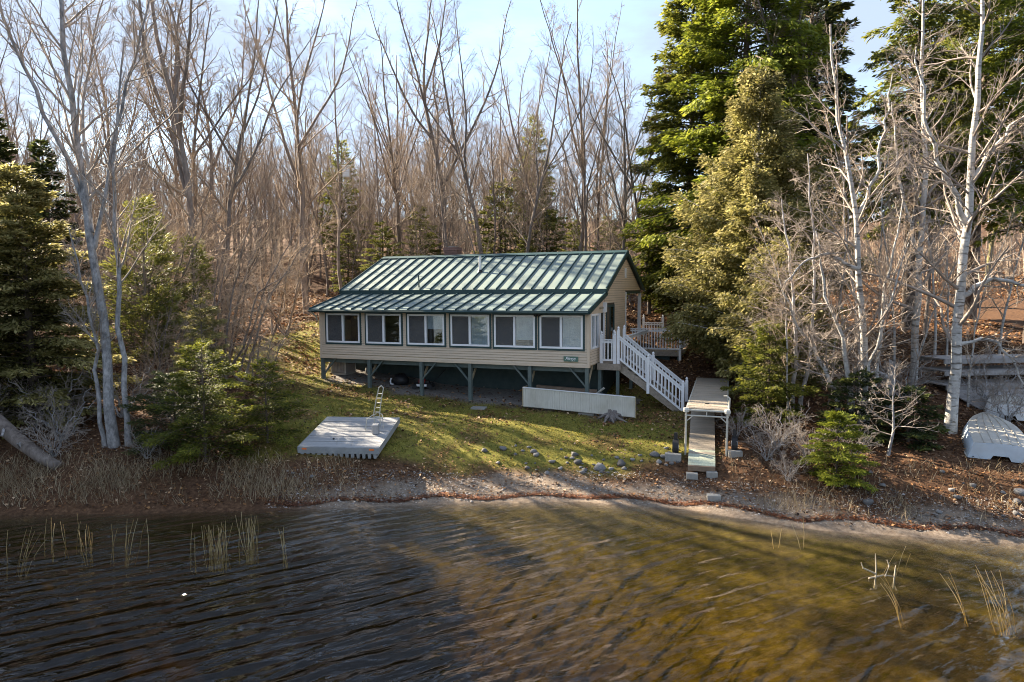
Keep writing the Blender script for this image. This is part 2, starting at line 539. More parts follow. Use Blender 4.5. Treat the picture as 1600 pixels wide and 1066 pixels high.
XX, YY = np.meshgrid(GX, GY, indexing='ij')
bumps = (vnoise(XX, YY, 3.0, 1) - .5) * .16 + (vnoise(XX, YY, 1.1, 2) - .5) * .07 + (vnoise(XX, YY, .45, 3) - .5) * .035
far = np.clip((YY - 34) / 30, 0, 1)
bumps = bumps * (1 + far * 3) + (vnoise(XX, YY, 14, 5) - .5) * 1.2 * far
HZ = HZ + bumps * np.clip((HZ + .15) / .5, .25, 1)


def H(x, y):
    fx = (x - GX[0]) / .25; fy = (y - GY[0]) / .25
    i = np.clip(np.floor(fx).astype(int), 0, len(GX) - 2); j = np.clip(np.floor(fy).astype(int), 0, len(GY) - 2)
    fx = np.clip(fx - i, 0, 1); fy = np.clip(fy - j, 0, 1)
    return (HZ[i, j] * (1 - fx) + HZ[i + 1, j] * fx) * (1 - fy) + (HZ[i, j + 1] * (1 - fx) + HZ[i + 1, j + 1] * fx) * fy


def h(x, y):
    return float(H(np.array([x]), np.array([y]))[0])


# cottage frame: u along the lake front (to the right), v into the depth, w up
HX, HY, HZ0, HYAW = 2.98, 26.1, 3.2, R(-22)
HTILT = R(-0.4)
HM = Matrix.Translation((HX, HY, HZ0)) @ Matrix.Rotation(HYAW, 4, 'Z') @ Matrix.Rotation(HTILT, 4, 'Y')


def hw(u, v, w_): return HM @ Vector((u, v, w_))


def house_uv(x, y):
    c_, s_ = math.cos(HYAW), math.sin(HYAW)
    dx, dy = x - HX, y - HY
    return dx * c_ + dy * s_, -dx * s_ + dy * c_


def sstep(a_, b_, x):
    t_ = np.clip((x - a_) / (b_ - a_), 0, 1)
    return t_ * t_ * (3 - 2 * t_)


def masks(x, y):
    """lawn, bare dirt and gravel-beach weights at ground points (cover that lies there)"""
    z = H(x, y)
    n1 = vnoise(x, y, 1.6, 11); n2 = vnoise(x, y, .5, 12)
    jit = (n1 - .5) * 1.6 + (n2 - .5) * .7
    u, v = house_uv(x, y)
    # lawn: before the porch and round the left end of the cottage
    front = sstep(20.2, 21.4, y + jit * .8) * (1 - sstep(6.0, 7.2, x + jit)) * sstep(-9.8, -8.2, x + jit + (y - 24) * .22)
    front = front * (v < 4) * sstep(20.3, 21.6, y + .12 * np.maximum(x, 0) * 0 + jit * .5)
    side = ((v > -1) & (u < -11.5)) * sstep(-20.0, -18.4, u + jit) * (1 - sstep(11, 14, v + jit * 2))
    lawn = np.clip(np.maximum(front, side), 0, 1)
    dirt = sstep(-.3, .5, v + jit * .5) * (v < 2.6) * (u > -12.4) * (u < 1.5)
    lawn = lawn * (1 - dirt) * (.42 + .58 * sstep(.25, .55, .6 * vnoise(x, y, 1.1, 14) + .4 * vnoise(x, y, .4, 15)))
    beach = (1 - sstep(.20, .40, z + jit * .16)) * sstep(-6.8, -4.5, x + jit)
    lawn = lawn * (1 - beach)
    return lawn, dirt, beach, z


# ground sheet: fine near the cottage, coarser towards the hills
gx = np.concatenate([np.arange(-1600, -90, 120), np.arange(-90, -24, 2.0), np.arange(-24, 26, 0.22), np.arange(26, 92, 2.0), np.arange(92, 1700, 120)])
gy = np.concatenate([np.arange(-900, -10, 90), np.arange(-10, 8, 2.0), np.arange(8, 36, 0.22), np.arange(36, 60, .6), np.arange(60, 130, 3.0), np.arange(130, 1700, 100)])
A, B = np.meshgrid(gx, gy, indexing='ij')
Z = H(np.clip(A, -69.9, 89.9), np.clip(B, 0, 129.9))
Z = np.where(B > 130, np.minimum(Z + (B - 130) * .10, 70), Z)
Z = np.where(B < 0, -6.0, Z)
Z = Z + np.where((A > -24) & (A < 26) & (B > 8) & (B < 36), (vnoise(A, B, .22, 21) - .5) * .035 * (Z > .02), 0)
nx, ny = A.shape
idx = np.arange(nx * ny).reshape(nx, ny)
F = np.stack([idx[:-1, :-1].ravel(), idx[1:, :-1].ravel(), idx[1:, 1:].ravel(), idx[:-1, 1:].ravel()], 1)
lw, dr, be, zz_ = masks(A.ravel(), B.ravel())
V = np.stack([A.ravel(), B.ravel(), Z.ravel()], 1)


def groundmat():
    m, t, b = newmat("lakeside_ground")
    L = t.links.new
    nd = t.nodes.new
    tcn = nd("ShaderNodeTexCoord")

    def noise(sc, det=6, ro=.6):
        n_ = nd("ShaderNodeTexNoise"); n_.inputs['Scale'].default_value = sc; n_.inputs['Detail'].default_value = det; n_.inputs['Roughness'].default_value = ro
        L(tcn.outputs['Object'], n_.inputs['Vector']); return n_.outputs['Fac']

    def ramp(fac, stops):
        r_ = nd("ShaderNodeValToRGB"); e_ = r_.color_ramp.elements
        while len(e_) < len(stops): e_.new(.5)
        for i, (p, c) in enumerate(stops): e_[i].position = p; e_[i].color = tuple(c) + (1,)
        L(fac, r_.inputs['Fac']); return r_.outputs['Color']

    def mix(f, c1, c2):
        x_ = nd("ShaderNodeMixRGB"); L(f, x_.inputs[0]); L(c1, x_.inputs[1]); L(c2, x_.inputs[2]); return x_.outputs['Color']

    def attr(nm):
        a_ = nd("ShaderNodeAttribute"); a_.attribute_name = nm; return a_.outputs['Fac']
    big, mid, fine = noise(.5), noise(3.5), noise(9, 9, .8)
    litter = mix(big, ramp(fine, [(.3, (.02, .012, .009)), (.5, (.07, .038, .024)), (.7, (.17, .10, .062))]), ramp(fine, [(.3, (.03, .017, .011)), (.5, (.105, .055, .028)), (.7, (.23, .13, .07))]))
    grass = mix(mid, ramp(fine, [(.3, (.035, .045, .012)), (.7, (.17, .17, .03))]), ramp(fine, [(.3, (.09, .075, .02)), (.7, (.34, .28, .06))]))
    dirt = ramp(fine, [(.3, (.10, .088, .078)), (.7, (.30, .275, .25))])
    beach = mix(mid, ramp(fine, [(.3, (.07, .055, .045)), (.7, (.28, .24, .20))]), ramp(fine, [(.3, (.09, .055, .035)), (.7, (.32, .24, .17))]))
    bottom = mix(big, ramp(mid, [(.3, (.016, .013, .006)), (.7, (.085, .066, .024))]), ramp(mid, [(.3, (.03, .023, .008)), (.7, (.15, .115, .04))]))
    c_ = mix(attr("lawn"), litter, grass)
    c_ = mix(attr("dirt"), c_, dirt)
    c_ = mix(attr("beach"), c_, beach)
    muck_shade = ramp(mid, [(.3, (.012, .010, .006)), (.7, (.05, .035, .016))])
    c_ = mix(attr("under"), c_, mix(attr("muck_shade"), bottom, muck_shade))
    L(c_, b.inputs['Base Color'])
    b.inputs['Roughness'].default_value = 0.95
    b.inputs['Specular IOR Level'].default_value = 0.1
    bp = nd("ShaderNodeBump"); bp.inputs['Strength'].default_value = .6; bp.inputs['Distance'].default_value = .05
    L(fine, bp.inputs['Height']); L(bp.outputs[0], b.inputs['Normal'])
    return m


under = 1 - sstep(-.10, .015, zz_)
# dark leaf muck covers the bed on the left; patches farther out paint in tree shade; golden sand shows at the right
vx, vy = V[:, 0], V[:, 1]
mj = (vnoise(vx, vy, 2.2, 41) - .5) * 3.0 + (vnoise(vx, vy, .8, 42) - .5) * 1.2
muck_shade_ = np.clip(1 - sstep(-5.0, 3.5, vx + mj * 1.5 - (18 - vy) * .3), 0, 1) * .92 + .97 * sstep(.40, .56, .65 * vnoise(vx, vy, 2.6, 47) + .35 * vnoise(vx, vy, .9, 43)) * sstep(1.2, 3.2, 18.6 - vy - .22 * np.maximum(vx - 4, 0))
me = np_mesh("ground", V, F, [groundmat()], True, {"lawn": ('POINT', lw), "dirt": ('POINT', dr), "beach": ('POINT', be), "under": ('POINT', under), "muck_shade": ('POINT', muck_shade_)})
tag(link(bpy.data.objects.new("ground", me)), "leaf strewn bank rising from the lake to the wooded hill", kind="structure")


# ------------------------------------------------------------------ lake
def watermat():
    m = bpy.data.materials.new("brown_lake_water")
    m.use_nodes = True
    t = m.node_tree
    for n in list(t.nodes): t.nodes.remove(n)
    nd, L = t.nodes.new, t.links.new
    o = nd("ShaderNodeOutputMaterial")
    tr = nd("ShaderNodeBsdfTransparent")
    gl = nd("ShaderNodeBsdfGlossy"); gl.inputs['Roughness'].default_value = 0.07
    lw = nd("ShaderNodeLayerWeight"); lw.inputs['Blend'].default_value = .5      # Schlick reflectance, the same from above and below
    pw = nd("ShaderNodeMath"); pw.operation = 'POWER'; pw.inputs[1].default_value = 4.6
    fr = nd("ShaderNodeMath"); fr.operation = 'MULTIPLY_ADD'; fr.inputs[1].default_value = 1.35; fr.inputs[2].default_value = .035; fr.use_clamp = True
    L(lw.outputs['Facing'], pw.inputs[0]); L(pw.outputs[0], fr.inputs[0])
    ms = nd("ShaderNodeMixShader")
    tcn = nd("ShaderNodeTexCoord")
    mp0 = nd("ShaderNodeMapping"); mp0.inputs['Rotation'].default_value = (0, 0, R(-30))
    mp_ = nd("ShaderNodeMapping"); mp_.inputs['Scale'].default_value = (0.34, 1.0, 1.0)
    n1 = nd("ShaderNodeTexNoise"); n1.inputs['Scale'].default_value = 1.7; n1.inputs['Detail'].default_value = 3; n1.inputs['Roughness'].default_value = .5; n1.inputs['Distortion'].default_value = .3
    n2 = nd("ShaderNodeTexNoise"); n2.inputs['Scale'].default_value = 7.0; n2.inputs['Detail'].default_value = 3
    L(tcn.outputs['Object'], mp0.inputs[0]); L(mp0.outputs[0], mp_.inputs[0]); L(mp_.outputs[0], n1.inputs['Vector']); L(mp_.outputs[0], n2.inputs['Vector'])
    # wind: ripples fade near the sheltered shore
    at = nd("ShaderNodeAttribute"); at.attribute_name = "ripple"
    wv = nd("ShaderNodeTexWave"); wv.wave_type = 'BANDS'; wv.bands_direction = 'Y'; wv.inputs['Scale'].default_value = .72; wv.inputs['Distortion'].default_value = 6.5; wv.inputs['Detail'].default_value = 3; wv.inputs['Detail Scale'].default_value = 1.2
    L(mp_.outputs[0], wv.inputs['Vector'])
    b0 = nd("ShaderNodeBump"); b0.inputs['Distance'].default_value = .085
    b1 = nd("ShaderNodeBump"); b1.inputs['Distance'].default_value = .55
    b2 = nd("ShaderNodeBump"); b2.inputs['Distance'].default_value = .05
    L(at.outputs['Fac'], b1.inputs['Strength']); L(at.outputs['Fac'], b0.inputs['Strength']); L(wv.outputs['Fac'], b0.inputs['Height']); L(b0.outputs[0], b1.inputs['Normal']); b2.inputs['Strength'].default_value = .5
    L(n1.outputs['Fac'], b1.inputs['Height']); L(n2.outputs['Fac'], b2.inputs['Height']); L(b1.outputs[0], b2.inputs['Normal'])
    L(b2.outputs[0], gl.inputs['Normal']); L(b2.outputs[0], lw.inputs['Normal'])
    L(fr.outputs[0], ms.inputs[0]); L(tr.outputs[0], ms.inputs[1]); L(gl.outputs[0], ms.inputs[2])
    L(ms.outputs[0], o.inputs['Surface'])
    va = nd("ShaderNodeVolumeAbsorption"); va.inputs['Color'].default_value = (.74, .665, .22, 1); va.inputs['Density'].default_value = 1.05
    L(va.outputs[0], o.inputs['Volume'])
    return m


wx = np.concatenate([[-1500, -300, -60], np.arange(-24, 26, .5), [60, 300, 1500]])
wy = np.concatenate([[-880, -200, -40, 0], np.arange(8, 22.5, .5)])
A, B = np.meshgrid(wx, wy, indexing='ij')
nx, ny = A.shape
idx = np.arange(nx * ny).reshape(nx, ny)
top = np.stack([idx[:-1, :-1].ravel(), idx[1:, :-1].ravel(), idx[1:, 1:].ravel(), idx[:-1, 1:].ravel()], 1)
nb = nx * ny
V = np.concatenate([np.stack([A.ravel(), B.ravel(), np.zeros(nb)], 1), np.stack([A.ravel(), B.ravel(), np.full(nb, -7.0)], 1)])
bot = top[:, ::-1] + nb
rim = np.concatenate([idx[:, 0], idx[-1, 1:], idx[::-1, -1][1:], idx[0, ::-1][1:]])
side = np.stack([rim[1:], rim[:-1], rim[:-1] + nb, rim[1:] + nb], 1)
shore_d = np.interp(A.ravel(), stx, [s[1][0][0] for s in ST]) - B.ravel()
rip = (.16 + .84 * sstep(.8, 5.5, shore_d)) * (1 - .68 * sstep(-2.5, 5, A.ravel()))
me = np_mesh("water", V, np.concatenate([top, bot, side]), [watermat()], False, {"ripple": ('POINT', np.concatenate([rip, rip]))})
tag(link(bpy.data.objects.new("water", me)), "rippled brown lake water", kind="structure")

# ------------------------------------------------------------------ cottage
LEN = 12.6
house = thing("lakeside_cottage", "tan clapboard cottage on posts with green metal roof and glazed porch", "house")
house.matrix_world = HM
S = M['siding']
EX = 0.102


def lap(mb, p0, p1, z0, z1, outn, th=.026):
    z1 = z1 - .009
    """one lap-siding course as a thin wedge from p0 to p1 (2-D u,v points), leaning out at the foot"""
    o_ = Vector((outn[0], outn[1], 0)) * th
    o2 = Vector((outn[0], outn[1], 0)) * .002
    a_, b_ = Vector((p0[0], p0[1], 0)), Vector((p1[0], p1[1], 0))
    zz = Vector((0, 0, 1))
    vs_ = [a_ + zz * z0, b_ + zz * z0, b_ + o_ + zz * z0, a_ + o_ + zz * z0, a_ + zz * z1, b_ + zz * z1, b_ + o2 + zz * z1, a_ + o2 + zz * z1]
    mb.add(vs_, [(0, 1, 2, 3), (4, 7, 6, 5), (0, 4, 5, 1), (1, 5, 6, 2), (2, 6, 7, 3), (3, 7, 4, 0)])


def roofw(v): return 2.93 + (v - 2.05) * .436


# main body behind the boards
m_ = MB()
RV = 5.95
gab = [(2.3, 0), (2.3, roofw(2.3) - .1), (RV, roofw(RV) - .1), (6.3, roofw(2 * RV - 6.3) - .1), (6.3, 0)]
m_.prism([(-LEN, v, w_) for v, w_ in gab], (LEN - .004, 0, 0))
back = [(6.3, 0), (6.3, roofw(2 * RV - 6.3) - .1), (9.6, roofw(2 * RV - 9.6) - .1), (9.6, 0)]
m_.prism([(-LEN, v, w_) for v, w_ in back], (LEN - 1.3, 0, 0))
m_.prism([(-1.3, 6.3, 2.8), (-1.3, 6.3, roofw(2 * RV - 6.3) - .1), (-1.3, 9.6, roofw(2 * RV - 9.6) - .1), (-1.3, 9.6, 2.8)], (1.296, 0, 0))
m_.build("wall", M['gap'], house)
# boards of the right gable: whole above the porch alcove, short beside it
w_ = 0.0
while w_ < 4.45:
    zt = w_ + EX
    va, vb = 2.3, 9.6
    if zt > roofw(2.3) - .12: va = 2.05 + (zt + .12 - 2.93) / .436
    vb = 2 * RV - va if va > 2.3 else 9.6
    if w_ < 2.78: vb = min(vb, 6.12)
    if vb > 2 * RV - (2.05 + (zt + .12 - 2.93) / .436) and w_ > 2.7: vb = 2 * RV - (2.05 + (zt + .12 - 2.93) / .436)
    if vb - va > .05:
        spans = [(va, vb)]
        if w_ < 2.25: spans = [(va, 2.45), (3.96, vb)]
        for s0, s1 in spans:
            if s1 - s0 > .04:
                b_ = MB(); lap(b_, (0, s0), (0, s1), w_, zt, (1, 0)); b_.build("siding_board", S, house)
    w_ = zt
# alcove wall, door and narrow window
b_ = MB()
for i in range(27): lap(b_, (-1.3, 6.3), (-1.3, 9.6), i * EX, (i + 1) * EX, (1, 0))
o = b_.build("alcove_wall", S, house, kind="stuff")
MB().box(-1.284, -1.24, 8.75, 9.6, 0, 2.15).build("back_door", M['dark_in'], house)
o = MB().box(-1.284, -1.25, 7.45, 7.75, .75, 2.05).build("slit_window", M['trim'], house)
MB().box(-1.249, -1.246, 7.5, 7.7, .8, 2.0).build("pane", M['glass'], o)
MB().box(-.12, .03, 6.14, 6.29, -.02, 2.78).build("corner_post", M['white'], house)
MB().box(-.12, .03, 9.55, 9.72, -.02, 2.72).build("corner_post", M['white'], house)
MB().box(-.12, .022, 6.3, 9.6, 2.70, 2.80).build("lintel", M['trim'], house)
MB().box(-1.3, 0, 6.3, 9.7, -.12, -.03).build("alcove_floor", M['deckwood'], house)
# left wall and corner boards
b_ = MB()
for i in range(24): lap(b_, (-LEN, 9.6), (-LEN, 2.3), i * EX, (i + 1) * EX, (-1, 0))
b_.build("left_siding", S, house, kind="stuff")

# porch: floor, courses under the windows (single boards), piers, header, sides
MB().box(-LEN + .02, -.02, .02, 2.28, -.06, .1).build("porch_floor", M['rawwood'], house)
MB().box(-LEN, 0, -.01, .14, -.10, -.002).build("porch_beam", S, house)
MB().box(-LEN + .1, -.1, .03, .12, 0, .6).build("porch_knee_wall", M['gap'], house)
for i in range(6):
    b_ = MB(); lap(b_, (-LEN + .1, .03), (-.1, .03), i * EX, (i + 1) * EX, (0, -1), .03); b_.build("siding_board", S, house)
WC = [-11.32, -9.21, -7.13, -5.07, -3.10, -1.145]
WW, W0, W1 = .88, .62, 1.92
edges = [-LEN + .1] + [x for c in WC for x in (c - WW - .07, c + WW + .07)] + [-.1]
for i in range(0, len(edges), 2):
    x0, x1 = edges[i], edges[i + 1]
    b_ = MB(); b_.box(x0, x1, .032, .12, .612, 2.0)
    for k in range(14):
        lap(b_, (x0, .032), (x1, .032), .612 + k * EX, min(2.0, .612 + (k + 1) * EX), (0, -1), .028)
    b_.build("window_pier", S, house)
MB().box(-LEN + .1, -.1, .02, .13, 2.0, 2.12).build("porch_header", S, house)
for x0 in (-LEN, -.1):
    MB().box(x0, x0 + .1, 0.0, .13, 0, 2.1).build("corner_board", S, house)
# porch side walls (right side seen), with a sash window and a door
b_ = MB(); b_.box(-.11, -.006, .14, 1.5, 0, .6)
b_.box(-.11, -.006, .14, .2, .6, 2.0); b_.box(-.11, -.006, 1.33, 1.5, .6, 2.0); b_.prism([(-.11, .14, 1.96), (-.11, 2.3, 1.96), (-.11, 2.3, 2.72), (-.11, .14, 2.16)], (.104, 0, 0))
b_.build("side_wall", S, house)
MB().box(-.0058, -.002, .14, 1.5, 0, .6).build("lap_shadow_sheet", M['gap'], house)  # dark sheet that puts shade into the lap joints
for i in range(6):
    b_ = MB(); lap(b_, (-.006, .14), (-.006, 1.5), i * EX, (i + 1) * EX, (1, 0)); b_.build("siding_board", S, house)
sw = MB()
for (y0, y1, z0, z1) in ((.2, 1.33, .6, .67), (.2, 1.33, 1.89, 1.96), (.2, .27, .67, 1.89), (1.26, 1.33, .67, 1.89), (.73, .8, .67, 1.89)):
    sw.box(-.09, .03, y0, y1, z0, z1)
o = sw.build("side_window", M['white_frame'], house)
MB().box(-.05, -.044, .27, .73, .67, 1.89).build("pane", M['glass'], o)
MB().box(-.05, -.044, .8, 1.26, .67, 1.89).build("pane", M['glass'], o)
dd = MB(); dd.box(-.09, .025, 1.5, 1.58, 0, 1.96); dd.box(-.09, .025, 2.14, 2.24, 0, 2.0)
o = dd.build("porch_door_frame", M['white_frame'], house)
MB().box(-.06, -.02, 1.58, 2.14, .02, 1.96).build("porch_door", M['dark_in'], o)
b_ = MB(); b_.prism([(-LEN + .006, .14, 0), (-LEN + .006, 2.3, 0), (-LEN + .006, 2.3, 2.72), (-LEN + .006, .14, 2.16)], (.1, 0, 0))
b_.build("side_wall", S, house)
MB().lathe([(.1, 0), (.13, .04), (.06, .08)], (.03, 1.6, 2.14)).build("door_lamp", M['rawwood'], house)
MB().box(.0, .12, 2.02, 2.26, 1.98, 2.38).build("meter_box", M['white'], house)
# gable door: dark frame with a glazed storm door
fr_ = MB(); fr_.box(-.02, .03, 2.47, 2.57, 0, 2.26); fr_.box(-.02, .03, 3.84, 3.95, 0, 2.26); fr_.box(-.02, .03, 2.57, 3.84, 2.16, 2.26); fr_.box(-.02, .03, 3.18, 3.25, 0, 2.16)
o = fr_.build("storm_door_frame", M['trim'], house)
MB().box(-.015, -.005, 2.57, 3.18, 0.02, 2.16).build("storm_door", M['dark_in'], o)
MB().box(0.0, .006, 3.25, 3.84, 0.02, 2.16).build("storm_door_glass", M['glass'], o)
vb_ = MB(); vb_.box(0, .05, 5.95, 6.25, 3.44, 3.88)
for k in range(5): vb_.bar((.05, 5.98, 3.5 + k * .08), (.05, 6.22, 3.5 + k * .08), .03, .02)
vb_.build("gable_vent", M['white'], house)
# inside of the porch
MB().box(-LEN + .12, -.12, 2.25, 2.29, .1, 2.7).build("inner_wall", M['panel_in'], house)
MB().box(-LEN + .12, -.12, .14, 2.24, 2.06, 2.1).build("porch_ceiling", M['panel_in'], house)

# front windows: one built, the others copied with their parts
wp = MB()
wp.box(-WW, WW, -.03, .09, W0, W0 + .075); wp.box(-WW, WW, -.03, .09, W1 - .075, W1)
wp.box(-WW, -WW + .075, -.03, .09, W0 + .075, W1 - .075); wp.box(WW - .075, WW, -.03, .09, W0 + .075, W1 - .075)
wp.box(-.045, .045, -.035, .08, W0 + .075, W1 - .075)
win = wp.build("window", M['white_frame'], house)
tb = MB()
tb.box(-WW - .075, WW + .075, -.012, .03, W0 - .08, W0 - .002); tb.box(-WW - .075, WW + .075, -.012, .03, W1 + .002, W1 + .05)
tb.box(-WW - .075, -WW - .002, -.012, .03, W0 - .002, W1 + .002); tb.box(WW + .002, WW + .075, -.012, .03, W0 - .002, W1 + .002)
tb.build("window_trim", M['trim'], win)
MB().box(-WW + .075, -.045, -.012, -.009, W0 + .075, W1 - .075).build("insect_screen", M['screen'], win)
MB().box(-WW + .075, -.045, .035, .04, W0 + .075, W1 - .075).build("pane", M['glass'], win)
MB().box(.045, WW - .075, .012, .017, W0 + .075, W1 - .075).build("pane", M['glass'], win)
for i, c in enumerate(WC):
    o = win if i == 0 else dup(win, house)
    o.location = (c, 0, 0)
    if i in (2, 3, 4, 5):
        bl = MB()
        n_ = 14
        for k in range(n_):
            x0 = .06 + k * (WW - .16) / n_
            bl.box(x0, x0 + .058, .06 + .012 * (k % 2), .066 + .012 * (k % 2), W0 + .05 + (.25 if i == 4 else .62 if i == 2 else 0), W1 - .06)
        bl.build("blind", M['blind'], o)

# posts under the porch, knee braces, foundation
PU = [-12.52, -10.04, -7.42, -5.12, -2.48, -.12]
for i, u in enumerate(PU):
    g = hw(u, .1, -1.6)
    foot = h(g.x, g.y) - HZ0 + u * math.sin(-HTILT) * 0 - .12 + (0.09 if u < -9 else 0)
    MB().box(u - .07, u + .07, .03, .17, foot, -.102).build("porch_post", M['post'], house)
    sd = 1 if i < 3 else -1
    MB().bar((u + sd * .05, .1, -.85), (u + sd * .72, .1, -.11), .05, .09, up=(0, 1, 0)).build("knee_brace", M['post'], house)
    MB().bar((u, .15, -.9), (u, .85, -.11), .09, .05, up=(1, 0, 0)).build("knee_brace", M['rawwood'], house)
MB().box(-LEN + .05, -.05, 2.32, 2.5, -2.4, -.004).build("foundation", M['foundation'], house)
MB().box(-.25, -.05, 2.5, 9.4, -2.2, -.13).build("foundation_side", M['foundation'], house)
MB().box(-LEN + .05, -LEN + .25, 2.5, 9.4, -2.0, -.004).build("foundation_side", M['foundation'], house)
MB().box(-LEN + .1, -.1, .2, .34, -.3, -.102).build("floor_girder", M['post'], house)
MB().box(-LEN + .1, -.1, 1.2, 1.34, -.3, -.102).build("floor_girder", M['post'], house)

# roofs: slab, standing-seam panels one by one, ribs, ridge cap, fascias and rakes
UL, UR_ = -12.9, .13


def slope_panels(ul, ur, n, v0, w0_, v1, w1_, nm, th=.012):
    d = Vector((0, v1 - v0, w1_ - w0_)); d.normalize()
    up = Vector((0, -d.z, d.y))
    stp = (ur - ul) / n
    pw = MB(); p0, p1 = Vector((0, v0, w0_)), Vector((0, v1, w1_))
    vs_ = []
    for q in (p0, p1):
        vs_ += [q + Vector((.012, 0, 0)), q + Vector((stp - .012, 0, 0))]
    vs_ = [vs_[0], vs_[1], vs_[3], vs_[2]]
    pw.add([v + up * 0 for v in vs_] + [v + up * th for v in vs_], [(0, 3, 2, 1), (4, 5, 6, 7), (0, 1, 5, 4), (1, 2, 6, 5), (2, 3, 7, 6), (3, 0, 4, 7)])
    pan = pw.build("roof_panel", M['roof'], house)
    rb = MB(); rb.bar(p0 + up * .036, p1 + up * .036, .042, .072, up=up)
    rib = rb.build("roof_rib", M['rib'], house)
    pan.location = (ul, 0, 0); rib.location = (ul, 0, 0)
    for k in range(1, n):
        inst(pan, house, (ul + k * stp, 0, 0))
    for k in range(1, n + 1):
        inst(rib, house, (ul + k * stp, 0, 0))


def slab(ul, ur, v0, w0_, v1, w1_, th, nm, mat):
    m2 = MB()
    m2.prism([(ul, v0, w0_ - .004), (ul, v1, w1_ - .004), (ul, v1, w1_ - th), (ul, v0, w0_ - th)], (ur - ul, 0, 0))
    return m2.build(nm, mat, house)


slab(UL, UR_, 2.05, roofw(2.05), RV, roofw(RV), .09, "roof_deck", M['trim'])
slab(UL, UR_, 2 * RV - 2.05, roofw(2.05), RV + .002, roofw(RV), .09, "back_roof", M['trim'])
slope_panels(UL, UR_, 24, 2.05, roofw(2.05), RV - .06, roofw(RV - .06), "main")
PV0, PW0, PV1, PW1 = -.48, 2.10, 2.28, 2.80
PL, PR = -12.74, .1
slab(PL, PR, PV0, PW0, PV1, PW1, .07, "porch_roof_deck", M['trim'])
slope_panels(PL, PR, 23, PV0, PW0, PV1, PW1, "porch")
rc = MB(); rc.bar((UL - .02, RV - .13, roofw(RV) - .0), (UR_ + .02, RV - .13, roofw(RV) - .0), .28, .05, up=(0, -.436, 1)); rc.bar((UL - .02, RV + .13, roofw(RV) - .0), (UR_ + .02, RV + .13, roofw(RV) - .0), .28, .05, up=(0, .436, 1))
rc.build("ridge_cap", M['trim'], house)
MB().box(UL, UR_, 2.02, 2.07, roofw(2.05) - .19, roofw(2.05) - .006).build("fascia", M['trim'], house)
MB().box(PL, PR, PV0 - .025, PV0 + .02, PW0 - .12, PW0 - .006).build("fascia", M['trim'], house)
MB().tube([(PL - .02, PV0 - .07, PW0 - .05), (PR, PV0 - .07, PW0 - .06)], .04, 6).build("gutter", M['trim'], house)
MB().tube([(-12.66, PV0 - .06, PW0 - .08), (-12.62, -.2, PW0 - .3), (-12.64, -.06, PW0 - .5)], .035, 6).build("downspout", M['alu'], house)
for uu in (UL - .02, UR_ + .02):
    m2 = MB(); m2.bar((uu, 2.0, roofw(2.0) - .06), (uu, RV, roofw(RV) - .06), .04, .2, up=(0, -.4, 1)); m2.build("rake_board", M['trim'], house)
    m2 = MB(); m2.bar((uu, 2 * RV - 2.0, roofw(2.0) - .06), (uu, RV, roofw(RV) - .06), .04, .2, up=(0, .4, 1)); m2.build("rake_board", M['trim'], house)
for uu in (PL - .02, PR + .02):
    MB().bar((uu, PV0, PW0 - .05), (uu, PV1, PW1 - .05), .04, .15, up=(0, -.25, 1)).build("rake_board", M['trim'], house)
# chimney in courses, flue pipes
ch = None
m2 = MB(); m2.box(-9.62, -8.9, 6.5, 7.1, 3.9, 4.62); core = m2.build("chimney", M['brick'], house)
for k in range(6):
    z0 = 4.62 + k * .085
    e_ = .035 if k >= 4 else (.008 if k % 2 else 0)
    MB().box(-9.62 - e_, -8.9 + e_, 6.5 - e_, 7.1 + e_, z0 + .008, z0 + .085).build("brick_course", M['brick'], core)
MB().box(-9.45, -9.05, 6.62, 6.98, 5.13, 5.18).build("chimney_cap", M['concrete'], core)
vp = MB(); vp.tube([(-6.38, 3.92, roofw(3.92)), (-6.38, 3.92, roofw(3.92) + .74)], .065, 10); o = vp.build("flue_pipe", M['galv'], house, smooth=False)
MB().lathe([(.17, -.1), (.13, .03), (.08, .12)], (-6.38, 3.92, roofw(3.92))).build("pipe_boot", M['black'], o)
MB().tube([(-8.76, 2.34, roofw(2.34)), (-8.78, 2.34, roofw(2.34) + .56)], .032, 8).build("vent_pipe", M['trim'], house)
fl = MB(); fl.box(-2.16, -2.06, -.07, .03, 1.95, 2.0); fl.lathe([(.02, 0), (.07, .04), (.08, .1)], (-2.17, -.1, 1.86), 8); fl.lathe([(.02, 0), (.07, .04), (.08, .1)], (-2.03, -.1, 1.86), 8)
fl.build("floodlight", M['black'], house)

# name board on the porch siding
sg = thing("name_sign", "small green board lettered Perrys in white script under the last porch window", "sign", hw(-.74, -.02, .13), rot=HM.to_euler())
MB().box(-.29, .29, -.02, .012, 0, .2).build("board", M['signgreen'], sg)
fc = bpy.data.curves.new("lettering", 'FONT')
fc.body = "Perrys"
fc.size = .17
fc.shear = .45
fc.extrude = .003
fc.offset = .0015
fc.align_x = 'CENTER'
fc.space_character = .92
fc.materials.append(M['white'])
_tmp = bpy.data.objects.new("lettering_curve", fc)
COL.objects.link(_tmp)
bpy.context.view_layer.update()
_me = bpy.data.meshes.new_from_object(_tmp.evaluated_get(bpy.context.evaluated_depsgraph_get()))
bpy.data.objects.remove(_tmp)
fo = link(bpy.data.objects.new("lettering", _me), sg)
fo.location = (-.02, -.024, .062)
fo.rotation_euler = (R(90), 0, 0)
lb = MB(); lb.tube([(-.2, -.024, .165), (-.12, -.024, .178), (-.04, -.024, .168)], .006, 5); lb.tube([(.0, -.024, .035), (.1, -.024, .024), (.2, -.024, .034)], .005, 5)
lb.build("flourish", M['white'], sg)

# ------------------------------------------------------------------ deck and stair on the right of the cottage
HR = HM.to_euler()


